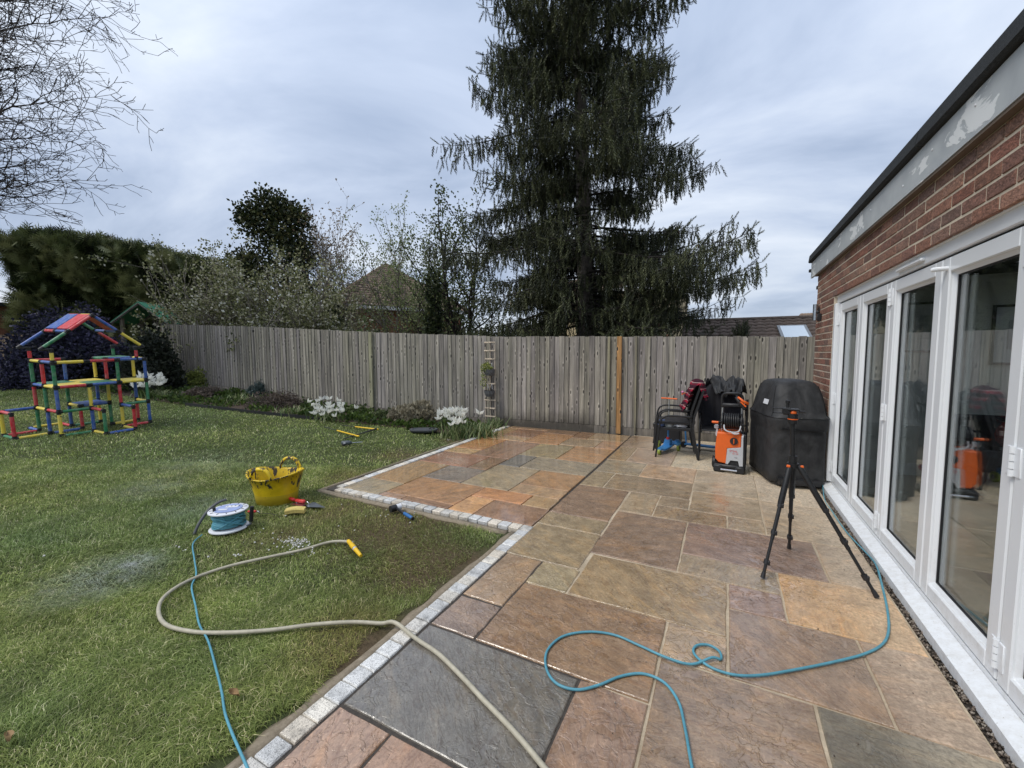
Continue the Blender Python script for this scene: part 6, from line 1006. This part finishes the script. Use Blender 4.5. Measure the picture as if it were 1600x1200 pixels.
for kk in (8, 28, 44, 64): m = MB(); m.tube([r_[kk] for r_ in sm], .004, 5); m.build('corner_seam', M['black'], t)
for x, y in ((-.2, -.40), (.2, -.40), (-.2, .38), (.2, .38)): wheel(t, (x, y, .03), .03, .02, 'blackp', (0.3, 1, 0), 'castor')
m = MB(); m.box((-.02, -.29, .07), (.40, .40, .06)); m.build('bottom_shelf', k, t)

# tripod
t = thing('camera_tripod', 'black camera tripod with three spread legs on the wet slabs', 'tripod', (.43, 3.36, 0)); k = M['black']; ap = Vector((.43, 3.36, .735))
for fx, fy in ((.262, 3.115), (.475, 3.70), (.865, 3.175)):
    f_ = Vector((fx, fy, .008))-Vector((.43, 3.36, 0)); a0 = Vector((0, 0, .735))+Vector((f_.x, f_.y, 0)).normalized()*.035; lerp = lambda s_: a0.lerp(f_, s_); m = MB(); m.tube([lerp(0), lerp(.03), lerp(.34), lerp(.36)], [.014, .019, .019, .016], 12); lg = m.build('leg', k, t, smooth='auto')
    m = MB(); m.tube([lerp(.36), lerp(.66)], .0125, 10); m.tube([lerp(.62), lerp(.97)], .010, 10); m.build('leg_tube', M['black'], lg, smooth='auto')
    for s_ in (.36, .60, .86): m = MB(); m.tube([lerp(s_-.018), lerp(s_+.02)], .0175, 10); c_ = lerp(s_); m.box(c_+Vector((.012, -.012, 0)), (.014, .02, .03), bev=.004); m.build('leg_lock', M['blackp'], lg, smooth='auto')
    m = MB(); m.tube([lerp(.95), lerp(1.0)], [.012, .015], 10); m.build('rubber_foot', M['blackp'], lg, smooth='auto'); m = MB(); m.box(a0+Vector((f_.x, f_.y, 0)).normalized()*.018+Vector((0, 0, -.005)), (.022, .022, .016), bev=.004); m.build('angle_stop', M['orange'], lg)
m = MB(); m.cyl((0, 0, .715), .036, .03, 18); m.cyl((0, 0, .745), .024, .05, 14); m.build('spider', k, t, smooth='auto'); m = MB(); m.tube([(0, 0, .42), (0, 0, .74)], .0125, 12); m.tube([(0, 0, .74), (-.012, 0, 1.02)], .0145, 12); m.build('centre_column', k, t, smooth='auto')
m = MB(); m.cyl((-.012, 0, 1.015), .026, .03, 18); m.cyl((-.012, 0, 1.05), .030, .035, 18); m.build('head_base', k, t, smooth='auto'); m = MB(); m.cyl((-.012, 0, 1.045), .031, .006, 18); m.build('accent_ring', M['orange'], t); m = MB(); m.ell((-.012, 0, 1.09), .022, 14, 8); m.build('ball', M['orange'], t, smooth=True); m = MB(); m.box((-.05, 0, 1.10), (.05, .04, .05), bev=.008); m.box((-.012, 0, 1.112), (.07, .05, .012), bev=.004); m.build('clamp_plate', k, t); m = MB(); m.cyl((-.045, 0, 1.12), .010, .035, 12); m.cyl((-.045, 0, 1.155), .014, .02, 12); m.build('knob', k, t, smooth='auto')
m = MB()
for z_ in (1.085, 1.118): m.box((-.10, 0, z_), (.06, .012, .006))
m.box((-.128, 0, 1.10), (.006, .012, .035)); m.build('phone_bracket', M['black'], t); m = MB(); m.tube([(.02, 0, 1.10), (.055, 0, 1.098)], .009, 10); m.build('locking_knob', k, t)

# ================================================================== BUILDINGS BEYOND
def house_at(name, lab, px, Z, rz): p = dp(px, 552, Z); return thing(name, lab, 'house', (p.x, p.y, 0), rz)
def slope(m, a, b, c, d): m.add([a, b, c, d], [(0, 1, 2, 3)])
M['rtile'] = mat_check_noise('brown_roof_tile', [(.16, .115, .085), (.31, .235, .18)], 6, bd=.01); M['rbrick'] = mat_check_noise('far_red_brick', [(.24, .105, .065), (.34, .16, .10)], 9, bd=.01); M['render'] = plain('cream_render', (.52, .42, .26), .85, var=.05)
def tiled(t, a, b, c, d, mat, pitch=.3, wave=.22, amp=.02, name='roof_tiles', rows=None):
    """tiled slope from eaves a-b up to ridge d-c, courses lapped, each rolled"""
    a, b, c, d = map(Vector, (a, b, c, d)); nr = rows or max(2, int((d-a).length/pitch)); nrm = (b-a).cross(d-a).normalized(); V = []; Fc = []
    nc = int(max((b-a).length, (c-d).length)/wave*4)
    for r_i in range(nr):
        for k_, (t0, h_) in enumerate(((r_i/nr, .03), ((r_i+1.06)/nr, .004))):
            l, r2 = a.lerp(d, min(t0, 1)), b.lerp(c, min(t0, 1))
            for j in range(nc+1): s_ = j/nc; V.append(l.lerp(r2, s_)+nrm*(h_+amp*abs(math.sin(s_*nc*math.pi/4))))
        o = r_i*2*(nc+1)
        for j in range(nc): Fc.append((o+j, o+j+1, o+nc+2+j, o+nc+1+j))
        if True:
            o2 = len(V); 
            for j in range(nc+1): V.append(V[o+j]-nrm*.03)
            V_tmp = V[o2:]; del V[o2:]; V += V_tmp; 
    # rebuild with separate riser strips
    V = []; Fc = []
    for r_i in range(nr):
        rows_ = [(r_i/nr, .0), (r_i/nr, .032), (min(1, (r_i+1)/nr), .006)]; o = len(V)
        for t0, h_ in rows_:
            l, r2 = a.lerp(d, t0), b.lerp(c, t0)
            for j in range(nc+1): s_ = j/nc; V.append(l.lerp(r2, s_)+nrm*(h_+amp*abs(math.sin(j*math.pi/4))))
        for q in range(2):
            for j in range(nc): k0 = o+q*(nc+1)+j; Fc.append((k0, k0+1, k0+nc+2, k0+nc+1))
    o = link(name, np_mesh(name, np.array([tuple(v) for v in V]), np.array(Fc), mat), t); o['kind'] = 'stuff'; return o
# brick house with hipped tiled roof
t = house_at('brick_house', 'red brick house with hipped brown tiled roof behind the left trees', 512, 23, R(-28)); m = MB(); m.box((-1, 3.5, 1.9), (7.2, 7, 4.1)); m.build('wall', M['rbrick'], t)
e_z, r_z = 3.95, 6.9; A1, A2, A3, A4 = (-5.1, -.5, e_z), (3.1, -.5, e_z), (3.1, 7.5, e_z), (-5.1, 7.5, e_z); R1, R2 = (-1.6, 3.5, r_z), (-.4, 3.5, r_z)
tiled(t, A1, A2, R2, R1, M['rtile']); tiled(t, A2, A3, R2, R2, M['rtile']); tiled(t, A4, A1, R1, R1, M['rtile'])
m = MB(); m.box((-1, -.52, e_z-.08), (8.3, .04, .18)); m.box((3.12, 3.5, e_z-.08), (.04, 8.0, .18)); m.build('gutter_board', M['white'], t)
for x in (-3.2, .6): m = MB(); m.box((x, -.03, 2.4), (1.5, .06, 1.3)); f_ = m.build('window', M['white'], t); m = MB(); m.box((x-.36, -.065, 2.4), (.62, .02, 1.1)); m.box((x+.36, -.065, 2.4), (.62, .02, 1.1)); m.build('pane', M['dark'], f_)
m = MB(); m.box((1.05, -.04, 3.35), (4, .03, .16)); m.build('brick_band', plain('bright_brick', (.42, .12, .06), .8), t)
# cream house behind the spruce
t = house_at('cream_house', 'cream rendered house with white windows glimpsed through the spruce', 905, 23, R(-30)); m = MB(); m.box((0, 2.5, 2.3), (6.4, 5, 4.8)); m.build('wall', M['render'], t)
tiled(t, (-3.6, -.4, 4.6), (3.6, -.4, 4.6), (3.6, 2.5, 6.2), (-3.6, 2.5, 6.2), M['rtile']); m = MB(); m.box((0, -.42, 4.52), (7.2, .04, .18)); m.build('gutter_board', M['white'], t)
for x, z in ((-1.6, 3.5), (1.0, 3.5), (-1.6, 1.5)):
    m = MB(); m.box((x, -.03, z), (1.3, .06, 1.1)); f_ = m.build('window', M['white'], t)
    for dx in (-.3, .3): m = MB(); m.box((x+dx, -.065, z), (.52, .02, .94)); m.build('pane', M['dark'], f_)
# outbuilding with pantiles and a roof light
p0 = dp(1140, 552, 13.5); t = thing('tiled_outbuilding', 'low outbuilding with dark pantiled roof and skylight right of the spruce', 'building', (p0.x, p0.y, 0), R(3)); za, zb = 1.55, 2.70
tiled(t, (-1.5, 0, za), (8, 0, za), (8, 2.6, zb), (-1.5, 2.6, zb), mat_check_noise('grey_brown_pantile', [(.06, .045, .038), (.15, .115, .095)], 7, bd=.01), rows=9, wave=.3, amp=.035)
m = MB(); m.box((3.2, 2.7, .75), (9.4, 5, 1.6)); m.build('wall', M['rbrick'], t); m = MB(); m.tube([(-1.5, 2.6, zb+.03), (8, 2.6, zb+.03)], .08, 8); m.build('ridge_tiles', bpy.data.materials['grey_brown_pantile'], t)
sv = Vector((0, 2.6, zb-za)).normalized(); c0 = Vector((1.95, 0, za))+sv*1.35; nz = Vector((0, -sv.z, sv.y)); m = MB()
def sk(w_, h_, z0, z1): return [[c0+Vector((x*w_, 0, 0))+sv*(y*h_)+nz*z for x, y in ((-1, -1), (1, -1), (1, 1), (-1, 1))] for z in (z0, z1)]
m.loft(sk(.42, .62, .02, .10)); f_ = m.build('skylight_frame', plain('grey_frame', (.18, .19, .2), .4), t); m = MB(); m.loft(sk(.34, .53, .101, .106)); m.build('pane', plain('skylight_glass', (.55, .62, .68), .05, var=0, bump=0), f_)
p0 = dp(1262, 552, 27); t = thing('far_roof', 'second roof ridge just showing above the outbuilding by the wall corner', 'building', (p0.x, p0.y, 0), R(0)); tiled(t, (-1.5, 0, 2.4), (6, 0, 2.4), (6, 3, 4.25), (1.2-1.3, 3, 4.25), M['rtile']); m = MB(); m.box((2.2, 3, 1.2), (7, 5.6, 2.4)); m.build('wall', M['rbrick'], t)
# play tower with green roof
p0 = dp(240, 552, 15.0); t = thing('play_tower', 'wooden play tower with green gable roof above the left fence end', 'play tower', (p0.x, p0.y, .4), R(38)); g_ = plain('green_roof_felt', (.03, .20, .11), .6)
for s_ in (-1, 1): m = MB(); m.loft([[Vector((s_*x, y, z)) for x, z in ((0, 2.92), (.85, 2.22), (.85, 2.19), (0, 2.88))] for y in (-.65, .65)]); m.build('roof_panel', g_, t)
for y in (-.62, .62):
    for s_ in (-1, 1): m = MB(); m.tube([(0, y, 2.86), (s_*.86, y, 2.16)], .04, 4); m.build('barge_board', M['pale'], t, col=(.22, .21, .19))
for x in (-.6, .6):
    for y in (-.5, .5): m = MB(); m.box((x, y, 1.15), (.09, .09, 2.4)); m.build('tower_post', M['pale'], t, col=(.2, .17, .13))
m = MB(); m.box((0, 0, 1.2), (1.3, 1.1, .05)); m.build('platform', M['pale'], t, col=(.2, .17, .13))
# left boundary: brown board fence and brick shed
a, c = gl(-160, 600), gl(80, 596); t = thing('board_fence', 'brown board fence along the far left edge of the lawn', 'fence', (a.x, a.y, 0)); d = Vector((c.x-a.x, c.y-a.y, 0)); L = d.length; d.normalize(); n = int(L/.15); an = math.atan2(d.y, d.x); zb = lawn_h(a.x, a.y)
pm_ = MB(); pm_.loft([[Vector((-.075, 0, z)), Vector((.075, -.012, z)), Vector((.075, .006, z)), Vector((-.075, .01, z))] for z in (.22, 1.72)]); pme = pm_.mesh('paling', M['pale'])
for i in range(n): k_ = random.uniform(.85, 1.15); link('paling', pme, t, loc=(d.x*(i+.5)*.15, d.y*(i+.5)*.15, zb), rot=(0, 0, an), col=(.20*k_, .145*k_, .10*k_))
m = MB(); m.loft([[d*s_+Vector((0, 0, zb+z))+Vector((-d.y, d.x, 0))*y for y, z in ((-.02, -.05), (.02, -.05), (.02, .21), (-.02, .21))] for s_ in (0, L)]); m.build('gravel_board', M['pale'], t, col=(.13, .12, .11))
q = dp(-60, 552, 17.5); t = thing('brick_shed', 'red brick shed with flat felt roof at the far left edge', 'shed', (q.x, q.y, .5), R(10)); m = MB(); m.box((0, 1.5, 1.5), (4.6, 3, 3.0)); m.build('wall', M['rbrick'], t); m = MB(); m.box((0, 1.4, 3.06), (5.0, 3.4, .14)); m.build('roof', M['felt'], t); m = MB(); m.box((0, -.32, 3.05), (5.0, .03, .17)); m.build('fascia_board', M['greyp'], t)
n = 500; P = np.array([tuple(a.lerp(c, float(s_))+Vector((random.uniform(0, .25), random.uniform(-.3, .0), .02))) for s_ in rng.uniform(0, 1, n)]); v, f, at = scatter(pv, pf, P, rng.normal(size=(n, 3)), rng.uniform(.03, .07, n)); tag(link('gravel_margin', np_mesh('gravel_margin', v, f, M['peb'], at)), kind='stuff')
